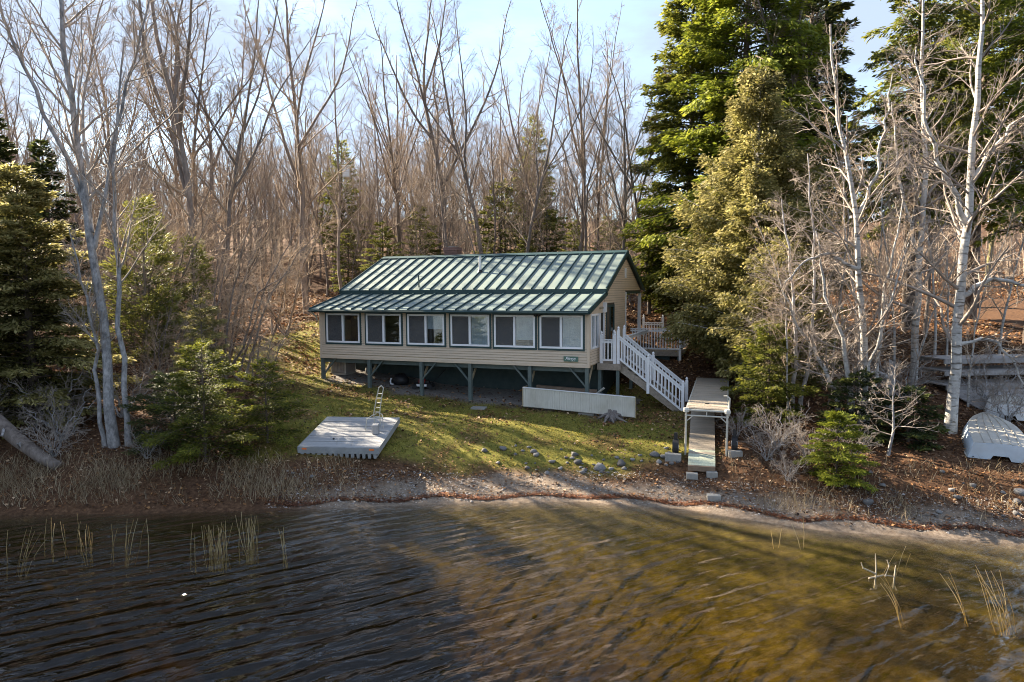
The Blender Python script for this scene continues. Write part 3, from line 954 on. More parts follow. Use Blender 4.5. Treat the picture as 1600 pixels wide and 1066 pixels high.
def hthing(name, label, cat, base, group=None):
    """a thing standing in the cottage's frame; its parts use cottage coordinates through off"""
    return thing(name, label, cat, hw(*base), rot=HR, group=group)


def post_cap(mb, u, v, z0, z1, r=.055):
    mb.box(u - r, u + r, v - r, v + r, z0, z1)
    mb.lathe([(r * 1.15, 0), (r * 1.15, .02), (r * .6, .035), (r * .95, .08), (r * .9, .11), (r * .1, .16)], (u, v, z1), 8)


base = (.45, 4.5, -1.7)
deck = hthing("side_deck", "grey side deck with white baluster rails beside the cottage gable", "deck", base)
for k in range(10):
    MB(base).box(.035, .93, 1.06 + k * .6, 1.06 + k * .6 + .59, -.06, -.02 - .003 * (k % 2)).build("deck_plank", M['deckwood'], deck)
for k in range(12):
    MB(base).box(.035 + k * .195, .035 + k * .195 + .185, 7.08, 10.6, -.06, -.02 - .003 * (k % 3)).build("deck_plank", M['deckwood'], deck)
MB(base).box(.03, .95, 1.0, 1.05, -.27, -.015).build("rim_joist", M['deckwood'], deck)
MB(base).box(.93, .98, 1.05, 7.0, -.27, -.03).build("rim_joist", M['deckwood'], deck)
MB(base).box(.1, 2.40, 7.02, 7.07, -.24, -.02).build("rim_joist", M['deckwood'], deck)
MB(base).box(2.38, 2.43, 7.07, 10.6, -.24, -.02).build("rim_joist", M['deckwood'], deck)
MB(base).box(.98, 1.9, 7.15, 7.2, -1.5, -.25).build("skirt_board", M['foundation'], deck)
for (u, v) in ((.12, 1.12), (.84, 1.14), (.84, 3.6), (2.3, 7.2), (2.3, 10.4)):
    MB(base).box(u - .06, u + .06, v - .06, v + .06, -2.4 if v < 5 else -1.9, -.27).build("deck_post", M['post'], deck)


def rail(parent, base, p, q, z0, z1, n, posts=(True, True), top=.045, name="railing"):
    """a level or sloping railing panel: rails as the part's mesh, balusters as its sub-parts; p and q are (u, v, w floor)"""
    p, q = Vector(p), Vector(q)
    mb = MB(base)
    mb.bar(p + Vector((0, 0, z1)), q + Vector((0, 0, z1)), .085, top)
    mb.bar(p + Vector((0, 0, z0)), q + Vector((0, 0, z0)), .06, .07)
    if z1 - z0 > .75: mb.bar(p + Vector((0, 0, z1 - .09)), q + Vector((0, 0, z1 - .09)), .04, .08)
    o = mb.build(name, M['white'], parent)
    proto = None
    for k in range(n):
        c = p.lerp(q, (k + .7) / (n + .4))
        if proto is None:
            pb = MB(); pb.box(-.021, .021, -.021, .021, z0 - .02, z1 - .03)
            proto = pb.build("baluster", M['white'], o)
            proto.location = c - Vector(base)
        else:
            inst(proto, o, c - Vector(base))
    return o


def newel(parent, base, u, v, z0, z1):
    m2 = MB(base); post_cap(m2, u, v, z0, z1)
    return m2.build("newel_post", M['white'], parent)


rail(deck, base, (.20, 1.12, 0), (.70, 1.12, 0), .12, .92, 3)
newel(deck, base, .18, 1.12, -.03, 1.12); newel(deck, base, .72, 1.10, -.24, 1.12); newel(deck, base, .42, 2.25, -.02, 1.1)
rail(deck, base, (.06, 7.06, 0), (2.36, 7.06, 0), .1, 1.03, 17)
newel(deck, base, 2.40, 7.06, -.62, 1.03)
rail(deck, base, (2.40, 7.12, 0), (2.40, 10.4, 0), .1, 1.03, 22)
newel(deck, base, 2.40, 10.5, -.2, 1.1)
rail(deck, base, (.9, 2.4, 0), (.9, 6.9, 0), .1, .98, 0, name="grab_rail")
rail(deck, base, (.05, 10.55, .25), (.95, 10.55, .25), .1, .9, 6)
newel(deck, base, 0.0, 10.55, -.02, 1.42); newel(deck, base, 1.0, 10.55, -.02, 1.42)

bb = (1.3, 8.6, 0)
bench = hthing("deck_bench", "reddish plank bench standing on the side deck behind the white rail", "bench", (1.3, 8.6, -.02))
off = (1.3, 8.6, -.02)
for k in range(3):
    MB(off).box(.75, 2.0, 8.35 + k * .17, 8.35 + k * .17 + .15, .42, .46).build("seat_plank", M['adirondack'], bench)
for u in (.85, 1.9):
    m2 = MB(off); m2.bar((u, 8.4, -.02), (u, 8.55, .42), .06, .06, up=(1, 0, 0)); m2.bar((u, 8.8, -.02), (u, 8.65, .42), .06, .06, up=(1, 0, 0)); m2.build("leg", M['adirondack'], bench)
for k in range(4):
    MB(off).box(1.75 + k * .09, 1.82 + k * .09, 8.95, 8.98, .3, 1.0 - .03 * k).build("back_slat", M['adirondack'], bench)

sb = (3.3, 1.7, -1.95)
stair = hthing("deck_staircase", "weathered wooden stair with white railings going down from the side deck", "staircase", sb)
U0, U1, ZT, ZB = .95, 3.40, -.02, -1.95
nst = 10
for v in (1.24, 2.16):
    MB(sb).bar((U0 - .05, v, ZT - .16), (U1, v, ZB + .02), .05, .26, up=(0, 0, 1)).build("stringer", M['deckwood'], stair)
for k in range(1, nst):
    f_ = k / nst
    u = U0 + (U1 - U0) * f_; z = ZT + (ZB - ZT) * f_
    MB(sb).box(u - .16, u + .13, 1.18, 2.22, z + .01, z + .05).build("tread", M['deckwood'], stair)
    MB(sb).box(u - .15, u - .125, 1.27, 2.13, z - .13, z + .008).build("riser", M['deckwood'], stair)
for v, vlab in ((1.18, 0), (2.22, 1)):
    um = (U0 + U1) / 2 - .14
    zf = lambda u: ZT + (ZB - ZT) * (u - U0) / (U1 - U0)
    rail(stair, sb, (U0 - .05, v, zf(U0 - .05)), (um, v, zf(um)), .16, 1.04, 9)
    rail(stair, sb, (um, v, zf(um)), (U1 - .06, v, zf(U1 - .06)), .16, 1.04, 9)
    newel(stair, sb, U0 - .1, v, -.30, 1.30)
    newel(stair, sb, um, v, zf(um) - .28, zf(um) + 1.12)
    newel(stair, sb, U1 - .03, v, zf(U1) - .1 + .02, zf(U1) + 1.22)

# ------------------------------------------------------------------ things under and before the porch
def wuv(px, py): return house_uv(px, py)


def hground(u, v):
    p = hw(u, v, -1.7); return h(p.x, p.y), p


def ground_thing(name, label, cat, x, y, rz=0, group=None, dz=0):
    return thing(name, label, cat, (x, y, h(x, y) + dz), rz, group)


gz, p = hground(-12.3, 1.3)
ac = ground_thing("heat_pump", "grey slatted outdoor air conditioning unit under the left end of the porch", "air conditioner", p.x, p.y, HYAW)
MB().box(-.42, .42, -.42, .42, -.04, .05).build("pad", M['concrete'], ac)
MB().box(-.38, .38, -.38, .38, .051, .72).build("case", M['acgrey'], ac, bevel=.02)
for s in range(9):
    x_ = -.33 + s * .0825
    MB().box(x_ - .02, x_ + .02, -.405, -.381, .1, .66).build("slat", M['acgrey'], ac)
    MB().box(.381, .405, x_ - .02, x_ + .02, .1, .66).build("slat", M['acgrey'], ac)
MB().lathe([(.33, .72), (.36, .74), (.34, .77), (.2, .78)], (0, 0, 0), 16).build("fan_guard", M['black'], ac)
cm = MB()
for sx in (-.385, .385):
    for sy in (-.385, .385): cm.box(sx - .025, sx + .025, sy - .025, sy + .025, .05, .74)
cm.build("corner_trim", M['galv'], ac)

gz, p = hground(-11.35, 2.0)
o = MB().lathe([(.05, 0), (.17, .04), (.19, .2), (.13, .33), (.04, .36)], (0, 0, 0), 12).build("pale_boulder", M['concrete'], None, smooth=True)
o.location = (p.x, p.y, gz - .02)
tag(o, "round cream coloured stone behind the air conditioning unit", "stone")

gz, p = hground(-9.15, 1.2)
bg_ = ground_thing("bundled_bag", "black lumpy bag with a white strap lying under the porch", "bag", p.x, p.y, HYAW)
m2 = MB(); m2.lathe([(.2, 0), (.36, .06), (.40, .2), (.33, .36), (.2, .46), (.05, .5)], (0, 0, 0), 12)
rr = random.Random(4)
m2.v = [(x * (1 + rr.uniform(-.12, .12)), y * .8 * (1 + rr.uniform(-.12, .12)), z * (1 + rr.uniform(-.1, .1))) for x, y, z in m2.v]
m2.build("sack", M['black'], bg_, smooth=True)
MB().tube([(-.36, -.2, .3), (-.37, -.26, .16), (-.3, -.33, .06), (-.15, -.37, .05)], .035, 6).build("strap", M['white'], bg_)

gz, p = hground(-7.95, 1.15)
mw = ground_thing("lawn_mower", "black push lawn mower with red engine parked under the porch", "lawn mower", p.x, p.y, HYAW + R(180 + 18))
m2 = MB(); m2.prism([(-.38, -.26, .1), (.3, -.26, .1), (.42, -.12, .1), (.42, .12, .1), (.3, .26, .1), (-.38, .26, .1)], (0, 0, .16)); m2.build("cutting_deck", M['black'], mw, bevel=.02)
m2 = MB(); m2.lathe([(.16, .26), (.17, .36), (.12, .44), (.06, .46)], (0.05, 0, 0), 12); m2.build("engine", M['red'], mw)
MB().box(-.28, -.12, -.1, .1, .26, .36).build("fuel_tank", M['black'], mw)
for sx in (-.36, .34):
    for sy in (-.3, .3):
        MB().tube([(sx, sy - .035, .11), (sx, sy + .035, .11)], .11, 12).build("wheel", M['black'], mw)
m2 = MB()
for sy in (-.2, .2): m2.tube([(-.38, sy, .22), (-.75, sy, .6), (-1.0, sy, .86)], .014, 6)
m2.tube([(-1.0, -.2, .86), (-1.0, .2, .86)], .014, 6); m2.build("handle", M['black'], mw)
MB().box(.0, .26, .262, .266, .13, .23).build("side_label", M['white'], mw)
MB().box(-.2, -.03, .262, .266, .13, .23).build("side_label", M['white'], mw)

# ribbed skirt panel leaning on edge before the posts, its timber behind
q0, q1 = (-2.62, -.32), (1.84, -.32)
off = (-.4, -.3, -1.7)
sk = hthing("skirt_panel", "long low white ribbed panel standing on edge under the right end of the porch", "panel", off)
n_ = 62
slope = lambda u: -1.30 - .036 * (u + 2.6)
core = MB(off); core.prism([(q0[0], -.31, slope(q0[0]) - .39), (q1[0], -.31, slope(q1[0]) - .39), (q1[0], -.31, slope(q1[0]) + .37), (q0[0], -.31, slope(q0[0]) + .37)], (0, .02, 0)); core.build("sheet", M['skirt'], sk)
for k in range(n_):
    u = q0[0] + .04 + k * (q1[0] - q0[0] - .08) / n_
    MB(off).box(u, u + .058, -.324 - .003 * (k % 3), -.311, slope(u) - .37, slope(u) + .35).build("rib", M['skirt'], sk)
MB(off).bar((q0[0], -.325, slope(q0[0]) + .375), (q1[0], -.325, slope(q1[0]) + .375), .07, .03).build("top_rail", M['white'], sk)
MB(off).box(q0[0] - .03, q0[0], -.34, .25, slope(q0[0]) - .36, slope(q0[0]) + .38).build("end_board", M['rawwood'], sk)
MB(off).box(q1[0], q1[0] + .03, -.35, -.28, slope(q1[0]) - .40, slope(q1[0]) + .38).build("end_board", M['rawwood'], sk)
o = MB((-1.3, .9, -1.2)).bar((-2.5, 1.0, -1.1), (.05, .85, -1.16), .18, .2).build("brown_beam", M['timber'])
o.matrix_world = HM @ Matrix.Translation((-1.3, .9, -1.2)); tag(o, "long brown timber lying behind the white ribbed panel", "timber")
o = MB((.3, .5, -1.0)).tube([(.0, .6, -1.28), (.22, .55, -1.1), (.45, .5, -.92)], .045, 7).build("drain_pipe", M['alu'])
o.matrix_world = HM @ Matrix.Translation((.3, .5, -1.0)); tag(o, "short bent white pipe sticking out beside the deck post", "pipe")
for u, nm in ((-.12, "flat concrete slab under the right porch post"), (-4.35, "flat pale slab lying on the dirt before the porch")):
    gz, p = hground(u, -.02 if u > -1 else -.75)
    o = MB().box(-.3, .3, -.2, .2, -.04, .05).build("paving_slab", M['concrete'], bevel=.012); o.location = (p.x, p.y, gz + .01); o.rotation_euler = (0, 0, HYAW + .2)
    tag(o, nm, "slab")

# stump with roots
x0, y0 = 3.75, 25.35
st = ground_thing("tree_stump", "weathered grey stump with spreading roots before the ribbed panel", "stump", x0, y0)
m2 = MB(); rr = random.Random(9)
m2.lathe([(.3, -.1), (.24, .1), (.18, .26), (.15, .34), (.05, .30)], (0, 0, 0), 9)
m2.v = [(x * (1 + rr.uniform(-.3, .3)), y * (1 + rr.uniform(-.3, .3)), z + (rr.uniform(-.12, .12) if z > .2 else 0)) for x, y, z in m2.v]
m2.build("stump_core", M['stump'], st)
for k in range(7):
    a_ = k * .9 + rr.uniform(-.3, .3); l_ = rr.uniform(.45, .8)
    MB().tube([(.12 * math.cos(a_), .12 * math.sin(a_), .2), (.3 * math.cos(a_), .3 * math.sin(a_), .1 + rr.uniform(0, .1)), (l_ * math.cos(a_ + .2), l_ * math.sin(a_ + .2), -.03)], [.09, .06, .02], 6).build("root", M['stump'], st)

# ------------------------------------------------------------------ swim raft
raft = thing("swim_raft", "square grey plank swim raft with a folded ladder, beached on the lawn", "raft", (-5.32, 22.3, 1.45), rot=(R(8.6), 0, R(-4)))
RW, RD = 2.5, 2.75
npl = 18
for k in range(npl):
    y0 = -RD / 2 + k * RD / npl
    MB().box(-RW / 2, RW / 2, y0 + .012, y0 + RD / npl - .012, -.035 - .006 * (k % 2), -.006 * (k % 3)).build("plank", M['raft'], raft)
MB().box(-RW / 2, RW / 2, -RD / 2 - .04, -RD / 2 - .002, -.21, -.005).build("rim_board", M['float'], raft)
MB().box(-RW / 2, RW / 2, RD / 2 + .002, RD / 2 + .04, -.21, -.005).build("rim_board", M['float'], raft)
for s in (-1, 1):
    MB().box(s * RW / 2 - (.0 if s > 0 else .045), s * RW / 2 + (.045 if s > 0 else 0), -RD / 2 - .04, RD / 2 + .04, -.21, -.006).build("rim_board", M['float'], raft)
MB().box(-RW / 2 + .05, RW / 2 - .05, -RD / 2 + .02, RD / 2 - .02, -.20, -.045).build("float_core", M['black'], raft)
for k in range(14):
    x0 = -RW / 2 + .04 + k * (RW - .08 - .11) / 13
    MB().prism([(x0, -RD / 2 - .03, -.21), (x0 + .11, -RD / 2 - .03, -.21), (x0 + .095, -RD / 2 - .03, -.36), (x0 + .015, -RD / 2 - .03, -.36)], (0, RD + .05, 0)).build("float_runner", M['float'], raft)
for x0 in (-RW / 2 + .1, RW / 2 - .26):
    MB().box(x0, x0 + .15, -RD / 2 - .048, -RD / 2 - .041, -.09, -.035).build("orange_reflector", M['orange'], raft)
lad = MB()
for s in (-.1, .1):
    lad.tube([(.72 + s, .62, .0), (.70 + s, .66, .4), (.78 + s * .9, .70, .85), (.88 + s * .8, .74, 1.28)], .018, 6)
lad.tube([(.88 - .08, .74, 1.28), (.885, .745, 1.36), (.88 + .08, .74, 1.28)], .018, 6)
for k in range(6):
    z = .28 + k * .16
    lad.bar((.64 + .03 * k * .8, .66 + .015 * k, z), (.80 + .03 * k * .8, .66 + .015 * k, z), .05, .02)
lad.tube([(.45, .1, .0), (.5, .15, .38), (.62, .5, .40), (.70, .62, .40)], .014, 6)
lad.tube([(1.0, .3, 0), (.98, .35, .36), (.9, .6, .40), (.78, .64, .4)], .014, 6)
lad.tube([(.5, .15, .38), (.98, .35, .36)], .014, 6)
lad.build("ladder", M['alu'], raft)
MB().box(.78, .98, -.28, -.08, 0, .32).build("ladder_bracket", M['raft'], raft, bevel=.01)
MB().lathe([(.02, 0), (.04, .02), (.02, .05)], (-.35, -.75, .0), 6).build("cleat", M['black'], raft)

# ------------------------------------------------------------------ dock sections pulled up on the bank
ang = math.atan2(7.4, 2.35) - R(90)
dk = thing("roll_in_dock", "raised grey boarded dock section on pale pipe legs, stored on the bank", "dock", (6.1, 21.15, h(6.1, 21.15)), ang)
zt = 2.40 - h(6.1, 21.15)
for k in range(48):
    y0 = k * .16
    MB().box(-.6, .6, y0 + .004, y0 + .154, zt - .035, zt - .002 * (k % 3)).build("deck_board", M['dockdeck'], dk)
for s in (-.62, .62):
    MB().box(s - .025, s + .025, -.02, 7.7, zt - .15, zt - .01).build("side_rail", M['alu'], dk)
m2 = MB(); m2.tube([(-.68, -.06, zt - .05), (.68, -.06, zt - .05)], .035, 8); m2.tube([(-.66, -.06, zt - .22), (.66, -.06, zt - .22)], .025, 8); m2.tube([(0, -.06, zt - .22), (0, -.06, zt - .05)], .02, 6); m2.build("front_frame", M['alu'], dk)
for s in (-.62, .62):
    MB().tube([(s, -.06, -.05), (s, -.06, zt - .05)], .034, 8).build("leg", M['alu'], dk)
    MB().tube([(s, -.06, zt - .42), (s * .65, -.06, zt - .22)], .018, 6).build("brace", M['alu'], dk)
    MB().lathe([(.09, -.07), (.1, 0), (.08, .06)], (s, -.06, zt - .04), 10).build("corner_bumper", M['skirt'], dk)
    for yy in (3.6, 7.4):
        xx, y2 = dk.location.x + s * math.cos(ang) - yy * math.sin(ang), dk.location.y + s * math.sin(ang) + yy * math.cos(ang)
        MB().tube([(s, yy, h(xx, y2) - dk.location.z - .05), (s, yy, zt - .1)], .03, 8).build("leg", M['alu'], dk)
MB().tube([(.66, .05, zt - .2), (.68, .05, zt + .36), (.6, .07, zt + .42), (.5, .09, zt + .42)], .028, 8).build("hand_hold", M['alu'], dk)
MB().tube([(-.02, 1.0, zt), (-.02, 1.0, zt + .015)], .07, 8).build("hole_cover", M['black'], dk)

a0, a1 = Vector((5.72, 20.25, .84)), Vector((6.95, 24.6, 1.92))
gl_ = (a1 - a0).length
gp = thing("gangway", "narrow sloping plank gangway with pale green lower boards under the raised dock", "gangway", tuple(a0))
dirv = (a1 - a0).normalized(); sidev = dirv.cross(Vector((0, 0, 1))).normalized(); upv = sidev.cross(dirv).normalized()
gp.matrix_world = Matrix(((sidev.x, dirv.x, upv.x, a0.x), (sidev.y, dirv.y, upv.y, a0.y), (sidev.z, dirv.z, upv.z, a0.z), (0, 0, 0, 1)))
nb_ = 31
for k in range(nb_):
    y0 = k * gl_ / nb_
    low = y0 < 1.02
    if .70 < y0 < .82: low = False
    MB().box(-.4, .4, y0 + .004, y0 + gl_ / nb_ - .005, -.03 + .0 * k, .002 * (k % 3)).build("board", M['greenboard' if low else 'dockdeck'], gp)
for s in (-.36, .36):
    MB().box(s - .025, s + .025, 0.02, gl_, -.17, -.031).build("stringer", M['deckwood'], gp)
MB().box(-.4, .4, -.05, 0.0, -.18, -.01).build("end_board", M['timber'], gp)
blk = [("grey concrete block on the left beside the dock leg", 5.05, 21.05, .5, .2), ("low concrete block under the right dock leg", 6.92, 20.85, .42, .16),
       ("small concrete block under the left foot of the gangway", 5.42, 20.18, .34, .13), ("small concrete block under the right foot of the gangway", 6.0, 20.12, .32, .12),
       ("pale flat block alone on the beach below the gangway", 5.75, 19.05, .38, .12)]
for lab, x, y, l_, hh in blk:
    o = MB().box(-l_ / 2, l_ / 2, -.12, .12, -.05, hh).build("concrete_block", M['concrete'], bevel=.012)
    o.location = (x, y, h(x, y)); o.rotation_euler = (0, 0, -.15 + .1 * (x - 6)); tag(o, lab, "block")
for lab, x, y in (("dark wheel bracket beside the left dock leg", 5.2, 21.35), ("dark wheel bracket beside the right dock leg", 6.98, 21.1)):
    t_ = ground_thing("wheeled_bracket", lab, "wheel", x, y, ang)
    MB().tube([(-.09, 0, .25), (.09, 0, .25)], .24, 16).build("tyre", M['black'], t_)
    MB().tube([(-.1, 0, .25), (.1, 0, .25)], .09, 10).build("hub", M['galv'], t_)
    MB().box(-.05, .05, -.05, .05, .25, .7).build("bracket", M['black'], t_)

# ------------------------------------------------------------------ upturned boats
def boat(name, label, loc, rz, Ls, Bm, tilt=0.0, sides='boat_side'):
    t_ = thing(name, label, "boat", loc, rot=(tilt, 0, rz))
    xs = np.linspace(0, 1, 9)
    gb = [Bm * .96, Bm, Bm * 1.02, Bm * 1.01, Bm * .97, Bm * .88, Bm * .70, Bm * .42, Bm * .07]
    cb = [Bm * .80, Bm * .82, Bm * .83, Bm * .80, Bm * .74, Bm * .62, Bm * .44, Bm * .22, Bm * .03]
    zg = [0, 0, 0, 0, 0, .0, -.02, -.05, -.09]
    zc = [.46, .47, .475, .475, .47, .455, .42, .36, .27]
    zk = [.50, .515, .52, .52, .515, .50, .465, .40, .29]
    side_ = MB(); v_ = []
    for i in range(9):
        x = xs[i] * Ls
        v_ += [(x, -gb[i], zg[i]), (x, -cb[i], zc[i]), (x, cb[i], zc[i]), (x, gb[i], zg[i])]
    f_ = []
    for i in range(8):
        for j in (0, 2):
            f_.append((i * 4 + j, i * 4 + 4 + j, i * 4 + 5 + j, i * 4 + 1 + j))
    side_.add(v_, f_); o = side_.build("hull_sides", M[sides], t_, smooth=True)
    md = o.modifiers.new("thickness", 'SOLIDIFY'); md.thickness = .015
    bt = MB(); v_ = []; f_ = []
    for i in range(9):
        x = xs[i] * Ls
        v_ += [(x, -cb[i] - .004, zc[i] + .003), (x, -cb[i] * .45, (zc[i] + zk[i]) / 2 + .012), (x, 0, zk[i]), (x, cb[i] * .45, (zc[i] + zk[i]) / 2 + .012), (x, cb[i] + .004, zc[i] + .003)]
    for i in range(8):
        for j in range(4): f_.append((i * 5 + j, i * 5 + 5 + j, i * 5 + 6 + j, i * 5 + 1 + j))
    bt.add(v_, f_); bt.build("hull_bottom", M['boat_bottom'], t_, smooth=True)
    # transom with the motor notch cut in the edge that rests on the ground
    tr_ = MB()
    tr_.prism([(-.02, -gb[0], 0), (-.02, -Bm * .30, 0), (-.02, -Bm * .22, .13), (-.02, Bm * .22, .13), (-.02, Bm * .30, 0), (-.02, gb[0], 0), (-.02, cb[0], zc[0]), (-.02, 0, zk[0]), (-.02, -cb[0], zc[0])], (.04, 0, 0))
    tr_.build("transom", M[sides], t_)
    for f0 in (-.62, -.32, 0, .32, .62):
        pts = []
        for i in range(0, 8):
            z0 = zk[i] if f0 == 0 else zc[i] + (zk[i] - zc[i]) * (1 - abs(f0)) + .008
            pts.append((xs[i] * Ls, cb[i] * f0, z0 + .006))
        MB().tube(pts, .018, 5).build("strake", M['boat_bottom'], t_)
    for s in (-1, 1):
        MB().tube([(xs[i] * Ls, s * (gb[i] + .01), zg[i] + .03) for i in range(9)], .025, 6).build("gunwale", M['boat_bottom'], t_)
    return t_


bt1 = boat("rowing_boat", "upturned flat bottomed rowing boat with pale blue transom on fallen leaves", (14.05, 19.3, h(14.05, 19.3) + .03), math.atan2(3.5, 1.85), 4.0, .84)
bt1.rotation_euler = (R(1), R(-7), math.atan2(3.5, 1.85))
bt2 = boat("rowing_boat", "white upturned boat at the right edge behind the blue one", (16.45, 22.3, h(16.45, 22.3) + .1), math.atan2(3.0, 2.0), 3.6, .7, sides='white')

# stack of dock sections beyond the boats
sx, sy = 18.9, 26.4
stk = ground_thing("dock_stack", "stack of weathered grey dock sections leaning together beyond the boats", "stack of dock sections", sx, sy, R(6))
for lay, (dy, z0, tl) in enumerate(((0, .12, .06), (.3, .62, .02), (.55, 1.05, -.02))):
    for k in range(7):
        y0 = -.55 + dy + k * .2
        MB().bar((-2.6 + .15 * lay, y0, z0 + .03 * k * tl), (2.8, y0, z0 + .03 * k * tl + .03), .18, .045).build("plank", M['oldwood'], stk)
    for yy in (-.62 + dy, .78 + dy):
        MB().bar((-2.62 + .15 * lay, yy, z0 - .08), (2.82, yy, z0 - .05), .05, .17).build("side_board", M['oldwood'], stk)
for x_ in (-2.2, 0, 2.3):
    MB().box(x_ - .08, x_ + .08, -.5, 1.2, -.35, .0).build("bearer", M['timber'], stk)
dpn = ground_thing("plank_platform", "flat grey plank platform lying on the slope before the dock stack", "dock panel", 18.6, 24.6, R(4))
dpn.rotation_euler = (R(14), 0, R(4))
for k in range(9):
    MB().box(-2.3, 2.7, -.8 + k * .19, -.8 + k * .19 + .18, .12 - .003 * (k % 2), .155 - .003 * (k % 2)).build("plank", M['oldwood'], dpn)

# pale box fixed on a trunk in the wood comes with that tree, further down

# ------------------------------------------------------------------ stones on the bank
def stone_mesh(seed):
    r_ = np.random.default_rng(seed)
    import bmesh
    b = bmesh.new(); bmesh.ops.create_icosphere(b, subdivisions=2, radius=1)
    for v in b.verts:
        d = v.co.normalized()
        k_ = 1 + .18 * math.sin(3 * d.x + seed) * math.cos(2.5 * d.y + seed * 2) + .12 * math.sin(5 * d.z + seed * 3) + r_.uniform(-.05, .05)
        v.co = d * k_
        v.co.z *= .65
    me_ = bpy.data.meshes.new("stone"); b.to_mesh(me_); b.free(); me_.materials.append(M['stone'])
    for p_ in me_.polygons: p_.use_smooth = True
    return me_


SM = [stone_mesh(s) for s in range(6)]
spots = [(-.3, 22.3, .2), (.72, 22.15, .22), (.8, 21.95, .17), (-.9, 22.2, .17), (2.05, 21.9, .17), (1.95, 21.7, .13), (2.1, 21.45, .24), (2.75, 21.05, .25), (1.3, 21.6, .14),
         (3.45, 21.15, .24), (3.1, 20.95, .15), (3.5, 20.9, .13), (1.75, 21.75, .12), (4.55, 21.4, .2), (4.8, 21.25, .16), (4.6, 21.0, .13), (2.2, 20.95, .14), (1.1, 21.1, .11), (5.0, 21.8, .12),
         (11.9, 17.9, .16), (9.6, 18.0, .2), (10.3, 18.6, .13), (12.6, 18.3, .14), (13.3, 17.6, .18), (13.0, 17.2, .13), (11.2, 17.5, .12), (12.2, 19.0, .11), (8.9, 19.3, .12), (13.6, 17.9, .2), (-6.0, 20.1, .12), (-6.6, 20.2, .09)]
rr = random.Random(21)
for k in range(46):
    x = rr.uniform(-.6, 5.2) if k < 34 else rr.uniform(9, 14)
    y = (22.1 - .22 * max(0, x) + rr.uniform(-.7, .6)) if k < 34 else 19.2 - (x - 9) * .35 + rr.uniform(-.8, .5)
    spots.append((x, y, rr.uniform(.05, .12)))
for i, (x, y, s) in enumerate(spots):
    o = link(bpy.data.objects.new("bank_stone", SM[i % 6]))
    o.location = (x, y, h(x, y) + s * .18)
    s *= .82
    o.scale = (s * rr.uniform(.7, 1.05), s * rr.uniform(.65, .95), s * rr.uniform(.65, .95))
    o.rotation_euler = (rr.uniform(-.3, .3), rr.uniform(-.3, .3), rr.uniform(0, 6))
    if i < 31 and i >= 19 and i < 29:
        tag(o, "grey stone on the leafy bank below the upturned boats", "stone", "stones below the boats")
    elif x > 8:
        tag(o, "grey stone on the leafy bank below the upturned boats", "stone", "stones below the boats")
    elif x < -2:
        tag(o, "grey stone on the grass below the swim raft", "stone", "stones below the raft")
    else:
        tag(o, "grey stone in the rubble line between lawn and beach", "stone", "stones along the foot of the lawn")

# ------------------------------------------------------------------ vegetation: generators (numpy, all branches of a level at once)
def norm(a_): return a_ / np.maximum(np.linalg.norm(a_, axis=-1, keepdims=True), 1e-9)


def perp(T):
    ref = np.where(np.abs(T[..., 2:3]) < .9, np.array([0, 0, 1.0]), np.array([1.0, 0, 0]))
    Nn = norm(np.cross(T, ref))
    return Nn, np.cross(T, Nn)


def grow(rg, S, D, Ln, n, wander, up):
    Bn = len(S)
    P = np.empty((Bn, n, 3)); P[:, 0] = S
    D = norm(D)
    st_ = (Ln / (n - 1))[:, None]
    for i in range(1, n):
        D = norm(D + rg.normal(0, wander, (Bn, 3)) + np.array([0, 0, 1.0]) * np.asarray(up).reshape(-1, 1))
        P[:, i] = P[:, i - 1] + D * st_
    return P


def sample(P, s):
    n = P.shape[1]
    f = s * (n - 1); i = np.clip(np.floor(f).astype(int), 0, n - 2); f = (f - i)[..., None]
    b = np.arange(len(P))[:, None]
    return P[b, i] * (1 - f) + P[b, i + 1] * f, norm(P[b, i + 1] - P[b, i])


def kids(rg, P, Rr, Ln, num, s0, s1, a0, a1, lf, rf, n, wander, up, lpow=0.5, minr=.006):
    Bn = len(P)
    s = s0 + (s1 - s0) * (np.arange(num)[None, :] + rg.random((Bn, num))) / num
    C, T = sample(P, s)
    Nn, Bb = perp(T)
    ph = rg.random((Bn, num)) * 2 * np.pi
    an = R(a0) + (R(a1) - R(a0)) * rg.random((Bn, num))
    D = np.cos(an)[..., None] * T + np.sin(an)[..., None] * (np.cos(ph)[..., None] * Nn + np.sin(ph)[..., None] * Bb)
    L_ = Ln[:, None] * lf * (1.05 - s) ** lpow * rg.uniform(.7, 1.25, (Bn, num))
    nR = Rr.shape[1]; f = s * (nR - 1); i = np.clip(np.floor(f).astype(int), 0, nR - 2)
    r0 = np.take_along_axis(Rr, i, 1) * rf * rg.uniform(.75, 1.1, (Bn, num))
    r0 = np.maximum(r0, minr)
    P2 = grow(rg, C.reshape(-1, 3), D.reshape(-1, 3), L_.ravel(), n, wander, up)
    R2 = r0.ravel()[:, None] * np.linspace(1, .3, n)[None, :]
    return P2, np.maximum(R2, minr * .6), L_.ravel()


